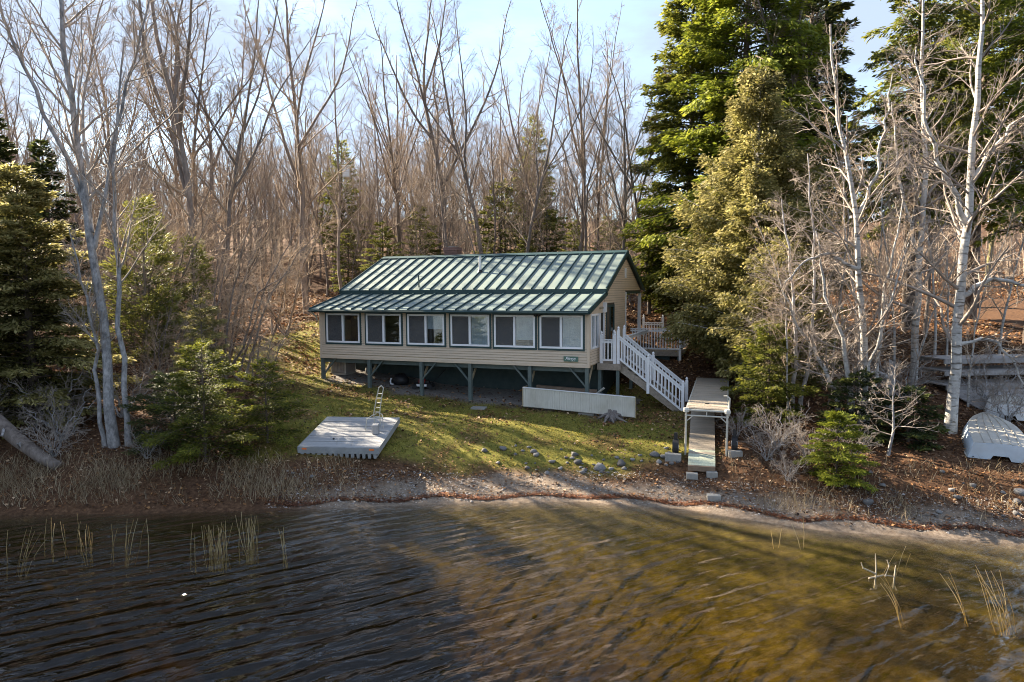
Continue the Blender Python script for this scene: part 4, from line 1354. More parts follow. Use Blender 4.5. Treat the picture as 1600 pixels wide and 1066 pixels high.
def tubes(P, Rr, k):
    Bn, n, _ = P.shape
    T = norm(np.gradient(P, axis=1))
    Tm = norm(T.mean(1))
    Nn, _ = perp(Tm)
    Nn = norm(Nn[:, None, :] - (Nn[:, None, :] * T).sum(-1, keepdims=True) * T)
    Bb = np.cross(T, Nn)
    aa = np.arange(k) * 2 * np.pi / k
    V = P[:, :, None, :] + Rr[:, :, None, None] * (np.cos(aa)[None, None, :, None] * Nn[:, :, None, :] + np.sin(aa)[None, None, :, None] * Bb[:, :, None, :])
    base_ = (np.arange(Bn) * n * k)[:, None, None]
    i = (np.arange(n - 1) * k)[None, :, None]; j = np.arange(k)[None, None, :]; j2 = (np.arange(k) + 1) % k
    a_ = base_ + i + j; b_ = base_ + i + j2[None, None, :]
    F = np.stack([a_, b_, b_ + k, a_ + k], -1).reshape(-1, 4)
    return V.reshape(-1, 3), F


def join(parts):
    Vs, Fs, o_ = [], [], 0
    for V, F in parts:
        Vs.append(V); Fs.append(F + o_); o_ += len(V)
    return np.concatenate(Vs), np.concatenate(Fs)


def polyline(pts, n):
    pts = np.asarray(pts, float)
    d = np.r_[0, np.cumsum(np.linalg.norm(np.diff(pts, axis=0), axis=1))]
    t_ = np.linspace(0, d[-1], n)
    return np.stack([np.interp(t_, d, pts[:, i]) for i in range(3)], 1)


def bare_tree(seed, Ht, r0, stems=None, forks=0, fork_at=.35, n1=26, n2=7, n3=5, n4=0, s0=.3, a1=(30, 55), l1=.32, up1=.10, wander=.09, minr=.007, twig_up=.06, clear=None):
    """returns (trunk mesh arrays, crown mesh arrays); stems: explicit polylines (list of (points, base radius))"""
    rg = np.random.default_rng(seed)
    n0 = 14
    if stems is None:
        P0 = grow(rg, np.zeros((1, 3)) + [0, 0, -.15], np.array([[rg.normal(0, .04), rg.normal(0, .04), 1]]), np.array([Ht]), n0, .065, .04)
        R0 = np.array([r0]) [:, None] * (np.linspace(1, .12, n0) ** .9)[None, :]
        L0 = np.array([Ht])
    else:
        P0 = np.stack([polyline(p, n0) for p, _ in stems])
        P0[:, 1:-1] += rg.normal(0, .035, P0[:, 1:-1].shape)
        R0 = np.array([r for _, r in stems])[:, None] * (np.linspace(1, .14, n0) ** .8)[None, :]
        L0 = np.linalg.norm(np.diff(P0, axis=1), axis=2).sum(1)
    R0[:, 0] *= 1.25; R0[:, 1] *= 1.05
    tr = [tubes(P0, R0, 8)]
    if forks:
        s_ = np.array([[fork_at + .07 * i for i in range(forks)]]).repeat(len(P0), 0)
        C, T = sample(P0, s_)
        ph = rg.random(s_.shape) * 1.2 + np.arange(forks)[None] * 2 * np.pi / forks + rg.random() * 6
        an = np.radians(rg.uniform(18, 36, s_.shape))
        D = np.cos(an)[..., None] * T + np.sin(an)[..., None] * np.stack([np.cos(ph), np.sin(ph), 0 * ph], -1)
        LF = (L0[:, None] * (1 - s_) * rg.uniform(.85, 1.1, s_.shape)).ravel()
        PF = grow(rg, C.reshape(-1, 3), D.reshape(-1, 3), LF, n0, .075, .06)
        i = (s_ * (n0 - 1)).astype(int)
        RF = (np.take_along_axis(R0, i, 1) * .72).ravel()[:, None] * (np.linspace(1, .16, n0) ** .85)[None]
        tr.append(tubes(PF, RF, 7))
        P0 = np.concatenate([P0, PF]); R0 = np.concatenate([R0, RF]); L0 = np.concatenate([L0, LF])
        sa = np.r_[np.full(len(P0) - len(PF), s0), np.full(len(PF), .12)]
    P1, R1, L1 = kids(rg, P0, R0, L0, n1, s0 if not forks else .22, .98, a1[0], a1[1], l1, .5, 7, wander, up1, .6, minr * 1.4)
    P2, R2, L2 = kids(rg, P1, R1, L1, n2, .15, .98, 25, 55, .48, .55, 5, wander * 1.4, twig_up, .4, minr)
    P3, R3, L3 = kids(rg, P2, R2, L2, n3, .15, 1, 22, 55, .55, .6, 4, wander * 1.6, twig_up, .3, minr * .75)
    cr = [tubes(P1, R1, 4), tubes(P2, R2, 3), tubes(P3, R3, 3)]
    if n4:
        P4, R4, L4 = kids(rg, P3, R3, L3, n4, .2, 1, 25, 60, .6, .7, 3, wander * 1.6, twig_up, .3, minr * .6)
        cr.append(tubes(P4, R4, 3))
    return join(tr), join(cr)


def leaves(rg, C, Dir, Nrm, ln, wd, fold=.25):
    """diamond leaf sprays: centre base C, direction Dir, normal Nrm, per-leaf length and width"""
    Sd = norm(np.cross(Dir, Nrm))
    ln = ln[:, None]; wd = wd[:, None]
    a_ = C; b_ = C + Dir * ln * .5 + Sd * wd - Nrm * wd * fold
    c_ = C + Dir * ln; d_ = C + Dir * ln * .5 - Sd * wd - Nrm * wd * fold
    V = np.stack([a_, b_, c_, d_], 1).reshape(-1, 3)
    F = np.arange(len(V)).reshape(-1, 4)
    return V, F


def conifer(seed, Ht, Rad, r0, nb=130, per=220, clear=.08, droop=.05, leaf=(.22, .05), shape=.8, lift=12, hang=0.0, flat=.35, width=.32, keep=None, lean=(0, 0)):
    rg = np.random.default_rng(seed)
    n0 = 10
    P0 = grow(rg, np.zeros((1, 3)) + [0, 0, -.15], np.array([[lean[0], lean[1], 1.0]]), np.array([Ht + .1]), n0, .012, .02)
    R0 = np.array([[r0]]) * np.linspace(1, .08, n0)[None, :]
    hf = clear + (1 - clear) * (np.arange(nb) + rg.random(nb)) / nb * .985
    az = np.arange(nb) * 2.39996 + rg.normal(0, .5, nb)
    C, T = sample(P0, hf[None, :]); C = C[0]
    rel = (hf - clear) / (1 - clear)
    L1 = Rad * np.clip(1 - rel, .02, 1) ** shape * rg.uniform(.62, 1.15, nb) * np.clip(.62 + rel * 3.5, 0, 1) + .12
    if keep is not None:
        az_d = (az % (2 * np.pi)); L1 = L1 * keep(az_d, rel)
    el = np.radians(lift + 28 * rel ** 2 + rg.normal(0, 7, nb))
    D = np.stack([np.cos(az) * np.cos(el), np.sin(az) * np.cos(el), np.sin(el)], 1)
    P1 = grow(rg, C, D, L1, 7, .05, -droop)
    R1 = np.maximum((r0 * .16 * (L1 / Rad + .2)), .006)[:, None] * np.linspace(1, .3, 7)[None]
    cnt = np.maximum((per * L1 / Rad).astype(int), 5)
    bi = np.repeat(np.arange(nb), cnt)
    s = rg.random(len(bi)) ** .7 * .92 + .08
    n = 7; f = s * (n - 1); i = np.clip(np.floor(f).astype(int), 0, n - 2); f = (f - i)[:, None]
    Pc = P1[bi, i] * (1 - f) + P1[bi, i + 1] * f
    Tg = norm(P1[bi, i + 1] - P1[bi, i])
    lat = norm(np.cross(Tg, np.array([0, 0, 1.0])))
    # side shoots: the foliage lies in flat, slightly hanging sprays that narrow to the tip
    wmax = width * L1[bi] * (1.05 - s) ** .7 + .05
    q = rg.uniform(-1, 1, len(bi))
    upv_ = np.cross(lat, Tg)
    Pc = Pc + lat * (q * wmax)[:, None] + Tg * (np.abs(q) * wmax * .5)[:, None] - np.array([0, 0, 1.0]) * ((q ** 2) * wmax * (.25 + hang))[:, None] + rg.normal(0, .03 * Rad * flat, (len(bi), 3))
    Dd = norm(Tg + lat * (q * 1.1)[:, None] + rg.normal(0, .3, (len(bi), 3)) - np.array([0, 0, 1.0]) * (.12 + hang * rg.random((len(bi), 1)) * 2))
    Nn = norm(upv_ + rg.normal(0, flat, (len(bi), 3)))
    Nn = norm(Nn - (Nn * Dd).sum(-1, keepdims=True) * Dd)
    ln = leaf[0] * rg.uniform(.6, 1.3, len(bi)); wd = leaf[1] * rg.uniform(.6, 1.3, len(bi))
    LV, LF = leaves(rg, Pc, Dd, Nn, ln, wd)
    rel_r = np.clip(.15 + .55 * s + rg.normal(0, .22, len(bi)), 0, 1)   # fresh growth sits at the branch ends
    return join([tubes(P0, R0, 8), tubes(P1, R1, 4)]), (LV, LF, rel_r)


def leaf_obj(name, LV, LF, rnd, mat, parent=None):
    me_ = np_mesh(name, LV, LF, [mat], False, {"rnd": ('FACE', rnd)})
    return link(bpy.data.objects.new(name, me_), parent)


def plant_bare(name, label, cat, loc, data, bark, twig, rz=0, group=None, scale=1.0):
    t_ = thing(name, label, cat, loc, rz, group)
    t_.scale = (scale,) * 3
    (tv, tf), (cv, cf) = data
    link(bpy.data.objects.new("trunk", np_mesh("trunk", tv, tf, [bark], True)), t_)
    link(bpy.data.objects.new("crown", np_mesh("crown", cv, cf, [twig], True)), t_)
    return t_


def plant_con(name, label, cat, loc, data, mat, bark, rz=0, group=None, scale=1.0):
    t_ = thing(name, label, cat, loc, rz, group)
    t_.scale = (scale,) * 3
    (tv, tf), (lv, lf, rn) = data
    link(bpy.data.objects.new("trunk", np_mesh("trunk", tv, tf, [bark], True)), t_)
    leaf_obj("crown", lv, lf, rn, mat, t_)
    return t_


def at(x, y, dz=0): return (x, y, h(x, y) + dz)


# ------------------------------------------------------------------ single trees of the left side
loc = at(-12.55, 21.3)
rel = lambda pts: [(x - loc[0], y - loc[1], z - loc[2]) for x, y, z in pts]
d = bare_tree(101, 18, .3, stems=[
    (rel([(-12.58, 21.3, loc[2] - .2), (-12.72, 21.3, 3.9), (-12.95, 21.35, 6.4), (-13.2, 21.5, 9.1), (-13.5, 21.5, 11.4), (-13.9, 21.7, 14.5), (-14.1, 22, 19)]), .155),
    (rel([(-12.2, 21.4, loc[2] - .2), (-12.28, 21.4, 4.0), (-12.38, 21.45, 7.2), (-12.4, 21.6, 10), (-12.1, 22, 14)]), .095),
    (rel([(-12.85, 21.25, loc[2] - .2), (-13.0, 21.2, 3.2), (-12.95, 21.2, 4.9), (-13.5, 21.0, 8)]), .075),
    (rel([(-13.2, 21.5, 8.6), (-14.2, 21.3, 11.5), (-15.2, 21.2, 14.0), (-16.2, 21.4, 18)]), .075),
    (rel([(-13.0, 21.4, 7.4), (-12.3, 21.8, 11.5), (-11.6, 22.3, 14.5), (-11.0, 22.8, 18.5)]), .065),
    (rel([(-13.05, 21.4, 7.9), (-13.6, 22.2, 12), (-13.0, 23, 17)]), .06)],
    n1=28, n2=8, n3=4, s0=.40, a1=(22, 52), l1=.27, up1=.09, minr=.0055)
plant_bare("bare_tree", "tall bare smooth grey tree with three stems leaning over the left shore", "tree", loc, d, M['bark_grey'], M['twig_pale'])

loc = at(-16.4, 23.2)
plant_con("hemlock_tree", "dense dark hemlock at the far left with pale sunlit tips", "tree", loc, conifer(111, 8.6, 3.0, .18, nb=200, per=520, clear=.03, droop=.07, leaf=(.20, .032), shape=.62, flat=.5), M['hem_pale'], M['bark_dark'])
loc = at(-18.6, 24.5)
plant_con("hemlock_tree", "second dark hemlock cut off by the left edge of the picture", "tree", loc, conifer(112, 7.5, 2.9, .17, nb=150, per=280, clear=.03, droop=.07, leaf=(.24, .055), shape=.65), M['hemlock_dark'], M['bark_dark'], 1.0)
loc = at(-14.7, 27.2)
plant_con("pine_tree", "young pale yellow green pine behind the grey three stemmed tree", "tree", loc, conifer(113, 7.6, 2.1, .12, nb=85, per=240, clear=.14, droop=-.02, leaf=(.20, .022), shape=.6, lift=22, flat=1.1, width=.28), M['pine'], M['bark_brown'])
loc = at(-9.4, 20.6)
plant_con("hemlock_sapling", "dark young hemlock on the bank between the grey tree and the raft", "tree", loc, conifer(114, 3.7, 1.75, .06, nb=70, per=420, clear=.06, droop=.06, leaf=(.11, .018), shape=.6, flat=.6), M['hemlock'], M['bark_dark'])
loc = at(-10.8, 21.6)
plant_con("hemlock_sapling", "low dark hemlock bush under the three stemmed grey tree", "tree", loc, conifer(115, 2.3, 1.7, .05, nb=55, per=380, clear=.03, droop=.05, leaf=(.11, .018), shape=.5, flat=.6), M['hemlock_dark'], M['bark_dark'])
loc = at(-7.95, 21.9)
plant_con("hemlock_sapling", "small feathery hemlock sapling just left of the swim raft", "tree", loc, conifer(116, 2.7, 1.45, .05, nb=50, per=320, clear=.1, droop=.05, leaf=(.11, .018), shape=.6, flat=.6), M['hemlock'], M['bark_dark'])
loc = at(-11.3, 24.6)
plant_con("hemlock_sapling", "sunlit green hemlock sapling in the leaves behind the bank", "tree", loc, conifer(117, 4.0, 1.5, .06, nb=50, per=300, clear=.2, droop=.05, leaf=(.12, .018), shape=.6, flat=.6), M['hem_pale'], M['bark_dark'])
loc = at(-13.6, 29.5)
plant_con("pine_tree", "thin sunlit pine with open boughs among the brush on the left", "tree", loc, conifer(118, 6.0, 1.6, .09, nb=50, per=150, clear=.25, droop=0, leaf=(.2, .022), shape=.6, lift=20, flat=1.1), M['pine'], M['bark_brown'])
# conifers deeper in the wood at the left
for i, (x, y, sc) in enumerate([(-24.5, 36.5, .95), (-28, 38, 1.1)]):
    if i == 0:
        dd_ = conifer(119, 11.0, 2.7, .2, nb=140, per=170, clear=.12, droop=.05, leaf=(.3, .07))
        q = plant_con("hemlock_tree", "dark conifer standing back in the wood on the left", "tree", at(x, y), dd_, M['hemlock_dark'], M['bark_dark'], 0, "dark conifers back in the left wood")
        HL = q
    else:
        q = dup(HL); q.location = at(x, y); q.rotation_euler = (0, 0, i * 1.7); q["label"] = "dark conifer top at the left edge behind the pale tipped hemlock"
    q.scale = (sc,) * 3

for x, y, sc, lab in [(-26.5, 24.0, 1.25, "unseen hemlock added on the shore beyond the left edge of the picture"), (-23.5, 22.0, 1.2, "unseen hemlock added at the water beyond the left edge of the picture"), (-29.5, 25.0, 1.35, "unseen hemlock added farthest along the shore beyond the left edge"), (-20.6, 20.6, 1.1, "unseen hemlock added by the water just outside the left edge"), (-21.8, 19.6, .9, "small unseen hemlock added at the waterline just outside the left edge")]:
    q = dup(HL); q.location = at(x, y); q["label"] = lab; q.scale = (sc,) * 3; q.rotation_euler = (0, 0, x)  # trees out of view, added to keep sun glints off the water
    if "group" in q: del q["group"]

# fallen trunk at the left edge
ft = thing("fallen_trunk", "thick fallen grey trunk sloping down at the left edge of the bank", "fallen trunk", at(-15.2, 20.3))
MB().tube([(-2.6, 1.2, 2.6), (-1.2, .6, 1.5), (.2, .1, .62), (1.1, -.2, .15), (1.7, -.35, -.1)], [.24, .23, .21, .18, .15], 10).build("trunk", M['bark_brown'], ft, smooth=True)
for k in range(5):
    z = .4 + k * .35
    MB().tube([(.3 - k * .55, .1 + .1 * k, z + .2), (.7 - k * .5, -.5, z + .1), (1.0 - k * .5, -1.0, z + .35 - .1 * k)], [.045, .03, .012], 5).build("broken_branch", M['bark_grey'], ft)

# bare brush on the slope left of the cottage
BR = bare_tree(130, 7.5, .09, stems=[([(.5 * math.cos(a_ * 1.7), .5 * math.sin(a_ * 1.7), -.1), (.9 * math.cos(a_) + .1, .8 * math.sin(a_), 1.6), (1.2 * math.cos(a_) + .6, .8 * math.sin(a_) - .1, 4), (2.0 * math.cos(a_) + 1.8, 1.8 * math.sin(a_) - .3, 6.6 + rng.uniform(-1.5, 1))], .06) for a_ in np.arange(7) * .9],
               n1=15, n2=6, n3=4, s0=.10, a1=(30, 75), l1=.34, up1=.03, wander=.14, minr=.0075)
br_spots = [(-12.2, 29.5, .95, 0.2), (-19.0, 32.5, 1.0, .5), (-13.8, 32.0, .95, -.4), (-17.8, 34.5, .95, .1), (-16.8, 33, 1.1, .8), (-10.4, 28.2, .45, -.2), (-13.2, 25.9, .6, .9), (-18.5, 29, 1.0, .3), (-13.0, 38, 1.0, -.3), (-20, 26.5, .9, .2), (-15.6, 29.2, .95, -.5)]
BR0 = None
br_lab = ["leafless shrub in the middle of the left brush, before the large forked tree", "leafless shrub farther left in the brush, behind the grey three stemmed tree", "leafless shrub at the foot of the large forked tree", "leafless shrub farther back in the brush, left of the large forked tree", "leafless shrub behind the young pale pine", "low leafless shrub nearest the left porch corner", "low leafless shrub right of the three stemmed grey tree", "leafless shrub behind the dark far left hemlock", "leafless shrub nearest the left gable at the back of the brush", "leafless shrub far left among the dark hemlocks", "leafless shrub between the young pale pine and the forked tree"]
for i, (x, y, sc, rz) in enumerate(br_spots):
    if BR0 is None:
        q = BR0 = plant_bare("bare_shrub", br_lab[i], "shrub", at(x, y), BR, M['bark_brown'], M['twig_warm'], 0, "leafless brush left of the cottage")
    else:
        q = dup(BR0); q.location = at(x, y); q["label"] = br_lab[i]
    q.rotation_euler = (0, 0, rz); q.scale = (sc,) * 3

# ------------------------------------------------------------------ tall bare trees behind the cottage
protos = []
GL = "bare leafless tree in the brown wood around the cottage"
GG = "bare trees of the wood"
specs = [dict(seed=201, Ht=22, r0=.20, forks=4, fork_at=.34, n1=13), dict(seed=202, Ht=21, r0=.16, forks=2, fork_at=.40, n1=17), dict(seed=203, Ht=23, r0=.21, forks=5, fork_at=.36, n1=11),
         dict(seed=204, Ht=18, r0=.12, forks=1, fork_at=.35, n1=22), dict(seed=205, Ht=20, r0=.15, forks=3, fork_at=.42, n1=14), dict(seed=206, Ht=12, r0=.065, forks=0, n1=32, s0=.15, l1=.28)]
for sp in specs:
    d = bare_tree(sp.pop('seed'), sp.pop('Ht'), sp.pop('r0'), n2=8, n3=6, a1=(28, 62), l1=sp.pop('l1', .27), up1=.085, wander=.12, minr=.006, twig_up=.05, **sp)
    protos.append(d)
big = [(-13.2, 44, 0, "double trunked bare tree behind the brush left of the cottage roof"), (-4.1, 46, 2, "thick forked bare tree rising behind the chimney"), (-1.9, 45, 1, "straight bare tree right of the chimney behind the white flue pipe"),
       (4.6, 47, 4, "left one of two slim bare trees behind the right end of the roof"), (5.6, 47.6, 3, "right one of two slim bare trees behind the right end of the roof"), (-11.2, 46, 3, "bare tree with a pale box fixed high on its trunk"),
       (-15.2, 33.5, 0, "large forked bare tree in the brush at the left of the cottage"), (-14.4, 34.2, 4, "slender bare tree close beside the large forked one on the left")]
used = {}
for i, (x, y, k, lab) in enumerate(big):
    if k not in used:
        q = plant_bare("bare_tree", lab, "tree", at(x, y), protos[k], M['bark_brown'], M['twig_brown'], rz=i * 1.3)
        used[k] = q
    else:
        q = dup(used[k]); q.location = at(x, y); q.rotation_euler = (0, 0, i * 1.9); q["label"] = lab
        if "group" in q: del q["group"]
for k in range(len(protos)):
    if k not in used:
        used[k] = plant_bare("bare_tree", GL, "tree", at(-20 + k * 3, 50), protos[k], M['bark_brown'], M['twig_brown'], 0, GG)
o = MB().box(-.22, .22, -.16, .16, -.36, .3).prism([(-.27, -.24, .3), (.27, -.24, .3), (.27, .18, .38), (-.27, .18, .38)], (0, 0, .04)).build("nest_box", M['galv'], None)
o.location = (-10.9, 45.65, 13.8)
tag(o, "pale grey box fixed high on a bare trunk left of the roof", "box")

rr = random.Random(77)
placed = [(x, y) for x, y, *_ in big]
count = 0
while count < 290:
    y = rr.uniform(44, 86) if rr.random() < .9 else rr.uniform(36, 44)
    x = rr.uniform(-.78 * y, .85 * y)
    if y < 40 and -11 < x < 9: continue
    if 9 < x < 34 and y < 52 and rr.random() < .8: continue
    c_, d_ = x * .616 + y * .788, -x * .788 + y * .616      # keep the way of the low sun to the cottage open, as the clearing in the photograph does
    if 9 < c_ < 31 and d_ < 54: continue
    if 31 <= c_ < 58 and d_ < 44 and rr.random() < .15: continue
    if c_ > 42 and d_ < 34: continue
    if any((x - a_) ** 2 + (y - b_) ** 2 < 2.2 for a_, b_ in placed): continue
    placed.append((x, y))
    q = dup(used[rr.choice([0, 1, 3, 3, 4, 5, 5, 5]) if y < 58 else rr.choice([0, 1, 2, 3, 4, 5])]); q.location = at(x, y, -.1)
    q.rotation_euler = (rr.uniform(-.05, .05), rr.uniform(-.05, .05), rr.uniform(0, 6.3))
    s_ = rr.uniform(.62, 1.0) if y < 56 else rr.uniform(.42, .72); q.scale = (s_, s_, s_)
    q["label"] = GL; q["group"] = GG
    count += 1

# far wood: too many stems to count, one mass
rg = np.random.default_rng(300)
nf = 720
fx = rg.uniform(-85, 90, nf); fy = 57 + 60 * rg.random(nf) ** 1.6
S = np.stack([fx, fy, H(np.clip(fx, -69, 89), fy) - .2], 1)
P0 = grow(rg, S, np.stack([rg.normal(0, .04, nf), rg.normal(0, .04, nf), np.ones(nf)], 1), rg.uniform(4.5, 10.5, nf) * np.where(fy < 70, .6, 1.0), 6, .03, .03)
R0 = rg.uniform(.07, .16, nf)[:, None] * np.linspace(1, .25, 6)[None]
L0 = np.linalg.norm(P0[:, -1] - P0[:, 0], axis=1)
P1, R1, L1 = kids(rg, P0, R0, L0, 16, .12, 1, 25, 60, .30, .5, 3, .1, .08, .5, .018)
P2, R2, L2 = kids(rg, P1, R1, L1, 5, .2, 1, 25, 60, .6, .6, 2, .12, .08, .3, .013)
V, F = join([tubes(P0, R0, 4), tubes(P1, R1, 3), tubes(P2, R2, 3)])
tag(link(bpy.data.objects.new("far_woods", np_mesh("far_woods", V, F, [M['twig_brown']], True))), "distant brown leafless wood filling the hill behind", kind="stuff")

dn = bare_tree(207, 17, .15, forks=2, fork_at=.5, n1=26, n2=9, n3=6, s0=.55, a1=(30, 60), l1=.22, up1=.06, wander=.10, minr=.009)
DN = None
for x, y, rz, sc, lab in [(-16.6, 35.4, 0, 1.0, "bare tree with a dense twig crown behind the left brush"), (-19.4, 39.5, 2, 1.05, "dense crowned bare tree farther back in the left brush"), (-16.2, 38.8, 4, 1.05, "dense crowned bare tree nearest the cottage gable on the left"), (-20.6, 36.2, 5, 1.0, "dense crowned bare tree nearest the dark left conifers")]:
    if DN is None: q = DN = plant_bare("bare_tree", lab, "tree", at(x, y), dn, M['bark_brown'], M['twig_brown'])
    else:
        q = dup(DN); q.location = at(x, y); q["label"] = lab
    q.rotation_euler = (0, 0, rz); q.scale = (sc,) * 3

# conifers among the bare trees behind the cottage
mid = conifer(141, 8.5, 2.3, .14, nb=80, per=110, clear=.1, droop=.04, leaf=(.3, .06), shape=.7, flat=.6)
spr = conifer(142, 15.0, 3.0, .2, nb=120, per=100, clear=.25, droop=.02, leaf=(.34, .06), shape=.7, flat=.7)
mp_spots = [(-8.6, 46, .95, 0, "pale green pine behind the left end of the ridge"), (-6.6, 50, 1.1, 0, "green pine just left of the chimney behind the roof"), (-1.0, 53, 1.35, 0, "wider green pine between two bare trunks behind the ridge"), (2.6, 50, 1.0, 0, "bushy green pine behind the middle right of the ridge"),
            (4.8, 53, .8, 0, "low green pine deep behind the slim bare trees"), (.9, 47, .7, 0, "low dark green pine showing right over the ridge"), (2.0, 60, 1.0, 1, "tall thin spruce rising above the wood behind the roof"), (-14.5, 58, .9, 1, "spruce above the brush left of the roof"), (-12.0, 50, .8, 0, "low pale pine left of the roof among trunks"),
            (7.4, 52, .9, 0, "green pine at the left foot of the tall hemlocks")]
u2 = {}
for i, (x, y, sc, k, lab) in enumerate(mp_spots):
    if k not in u2:
        q = u2[k] = plant_con("pine_tree" if k == 0 else "spruce_tree", lab, "tree", at(x, y), (mid, spr)[k], M['pine'] if k == 0 else M['hemlock'], M['bark_dark'])
    else:
        q = dup(u2[k]); q.location = at(x, y); q["label"] = lab
    q.rotation_euler = (0, 0, i * 2.1); q.scale = (sc * .95, sc * .95, sc * (.72 if k == 0 else .9))

# ------------------------------------------------------------------ right side: tall hemlocks, golden cedar
loc = at(12.4, 37)
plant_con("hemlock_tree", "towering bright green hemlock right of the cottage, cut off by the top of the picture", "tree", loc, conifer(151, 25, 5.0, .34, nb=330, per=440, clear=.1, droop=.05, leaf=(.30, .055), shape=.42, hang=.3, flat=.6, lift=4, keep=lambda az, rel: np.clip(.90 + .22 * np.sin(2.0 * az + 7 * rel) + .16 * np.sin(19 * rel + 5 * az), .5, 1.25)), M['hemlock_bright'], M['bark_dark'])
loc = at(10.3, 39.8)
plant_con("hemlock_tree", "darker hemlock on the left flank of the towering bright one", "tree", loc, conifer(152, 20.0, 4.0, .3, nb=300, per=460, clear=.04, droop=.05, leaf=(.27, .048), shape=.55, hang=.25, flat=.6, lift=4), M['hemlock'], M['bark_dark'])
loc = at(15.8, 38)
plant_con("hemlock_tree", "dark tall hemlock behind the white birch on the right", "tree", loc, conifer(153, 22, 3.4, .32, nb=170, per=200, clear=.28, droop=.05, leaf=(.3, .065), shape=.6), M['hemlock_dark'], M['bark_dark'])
loc = at(10.9, 30.6)
plant_con("cedar_tree", "broad golden yellow cedar beside the deck and the stored dock", "tree", loc, conifer(154, 12.8, 4.5, .2, nb=230, per=620, clear=.03, droop=.03, leaf=(.18, .042), shape=.62, lift=20, hang=.6, flat=.9, width=.36, keep=lambda az, rel: np.clip(.90 + .22 * np.sin(2.0 * az + 7 * rel) + .16 * np.sin(19 * rel + 5 * az), .5, 1.25)), M['cedar'], M['bark_grey'])
loc = at(10.0, 28.5)
plant_con("cedar_tree", "bushy golden cedar pressing against the deck corner", "tree", loc, conifer(161, 8.6, 2.8, .15, nb=170, per=430, clear=.04, droop=.04, leaf=(.17, .042), shape=.55, lift=15, hang=.6, flat=1.0, width=.38, keep=lambda az, rel: np.clip(.90 + .22 * np.sin(2.0 * az + 7 * rel) + .16 * np.sin(19 * rel + 5 * az), .5, 1.25)), M['cedar'], M['bark_grey'])
loc = at(10.2, 25.9)
plant_con("cedar_tree", "lower golden cedar hanging over the boarded dock", "tree", loc, conifer(155, 6.0, 2.6, .13, nb=130, per=360, clear=.12, droop=.06, leaf=(.15, .036), shape=.6, lift=12, hang=.5, flat=1.0, width=.38, keep=lambda az, rel: np.clip(.90 + .22 * np.sin(2.0 * az + 7 * rel) + .16 * np.sin(19 * rel + 5 * az), .5, 1.25)), M['cedar'], M['bark_grey'])
loc = at(8.9, 23.4)
plant_con("hemlock_sapling", "dark green bush pressing against the right side of the dock", "tree", loc, conifer(156, 3.4, 1.6, .07, nb=75, per=330, clear=.05, droop=.05, leaf=(.12, .022), shape=.55, hang=.2, flat=.6), M['hemlock'], M['bark_dark'])
loc = at(9.2, 19.05)
plant_con("hemlock_sapling", "small bright green hemlock at the water side below the birches", "tree", loc, conifer(157, 1.9, 1.05, .04, nb=60, per=300, clear=.03, droop=.07, leaf=(.10, .018), shape=.5), M['hemlock_bright'], M['bark_dark'])
loc = at(11.0, 21.6)
plant_con("hemlock_sapling", "dark hemlock bush behind the small bright one at the birch feet", "tree", loc, conifer(158, 2.0, 1.4, .05, nb=55, per=160, clear=.03, droop=.06, leaf=(.14, .035), shape=.5), M['hemlock_dark'], M['bark_dark'])
loc = at(12.3, 20.9)
plant_con("hemlock_sapling", "dark low hemlock bush behind the small bare sapling", "tree", loc, conifer(159, 1.7, 1.1, .05, nb=45, per=150, clear=.03, droop=.06, leaf=(.14, .035), shape=.5), M['hemlock_dark'], M['bark_dark'])
hb = conifer(160, 21, 4.0, .36, nb=140, per=300, clear=.30, droop=.07, leaf=(.28, .05), shape=.4, lift=0, hang=.25, flat=.6)
H0 = None
for i, (x, y, sc, lab) in enumerate([(21.5, 37, 1.0, "tall hemlock with dark hanging boughs above the sunlit leaf slope"), (25.5, 33.5, .95, "hemlock with bright crown at the upper right corner"), (19.2, 44, .95, "dark hemlock back in the wood between the right birches"),
                                     (27.5, 41, 1.0, "dark hemlock back in the wood at the right edge"), (31.0, 53, 1.0, "far hemlock with dark bare lower trunk on the leaf slope"), (31, 46, 1.1, "far hemlock beyond the right edge of the leaf slope")]):
    if H0 is None:
        q = H0 = plant_con("hemlock_tree", lab, "tree", at(x, y), hb, M['hemlock'], M['bark_dark'])
    else:
        q = dup(H0); q.location = at(x, y); q["label"] = lab
        if i == 1:
            for c in q.children:
                if c.name.startswith("crown"):
                    c.data = c.data.copy(); c.data.materials.clear(); c.data.materials.append(M['hemlock_bright'])
    q.rotation_euler = (0, 0, i * 1.3); q.scale = (sc,) * 3
plant_bare("bare_tree", "mossy straight trunk standing in the sunlit leaves at the far right", "tree", at(39.5, 57), protos[1], M['bark_mossy'], M['twig_brown'], scale=1.15)

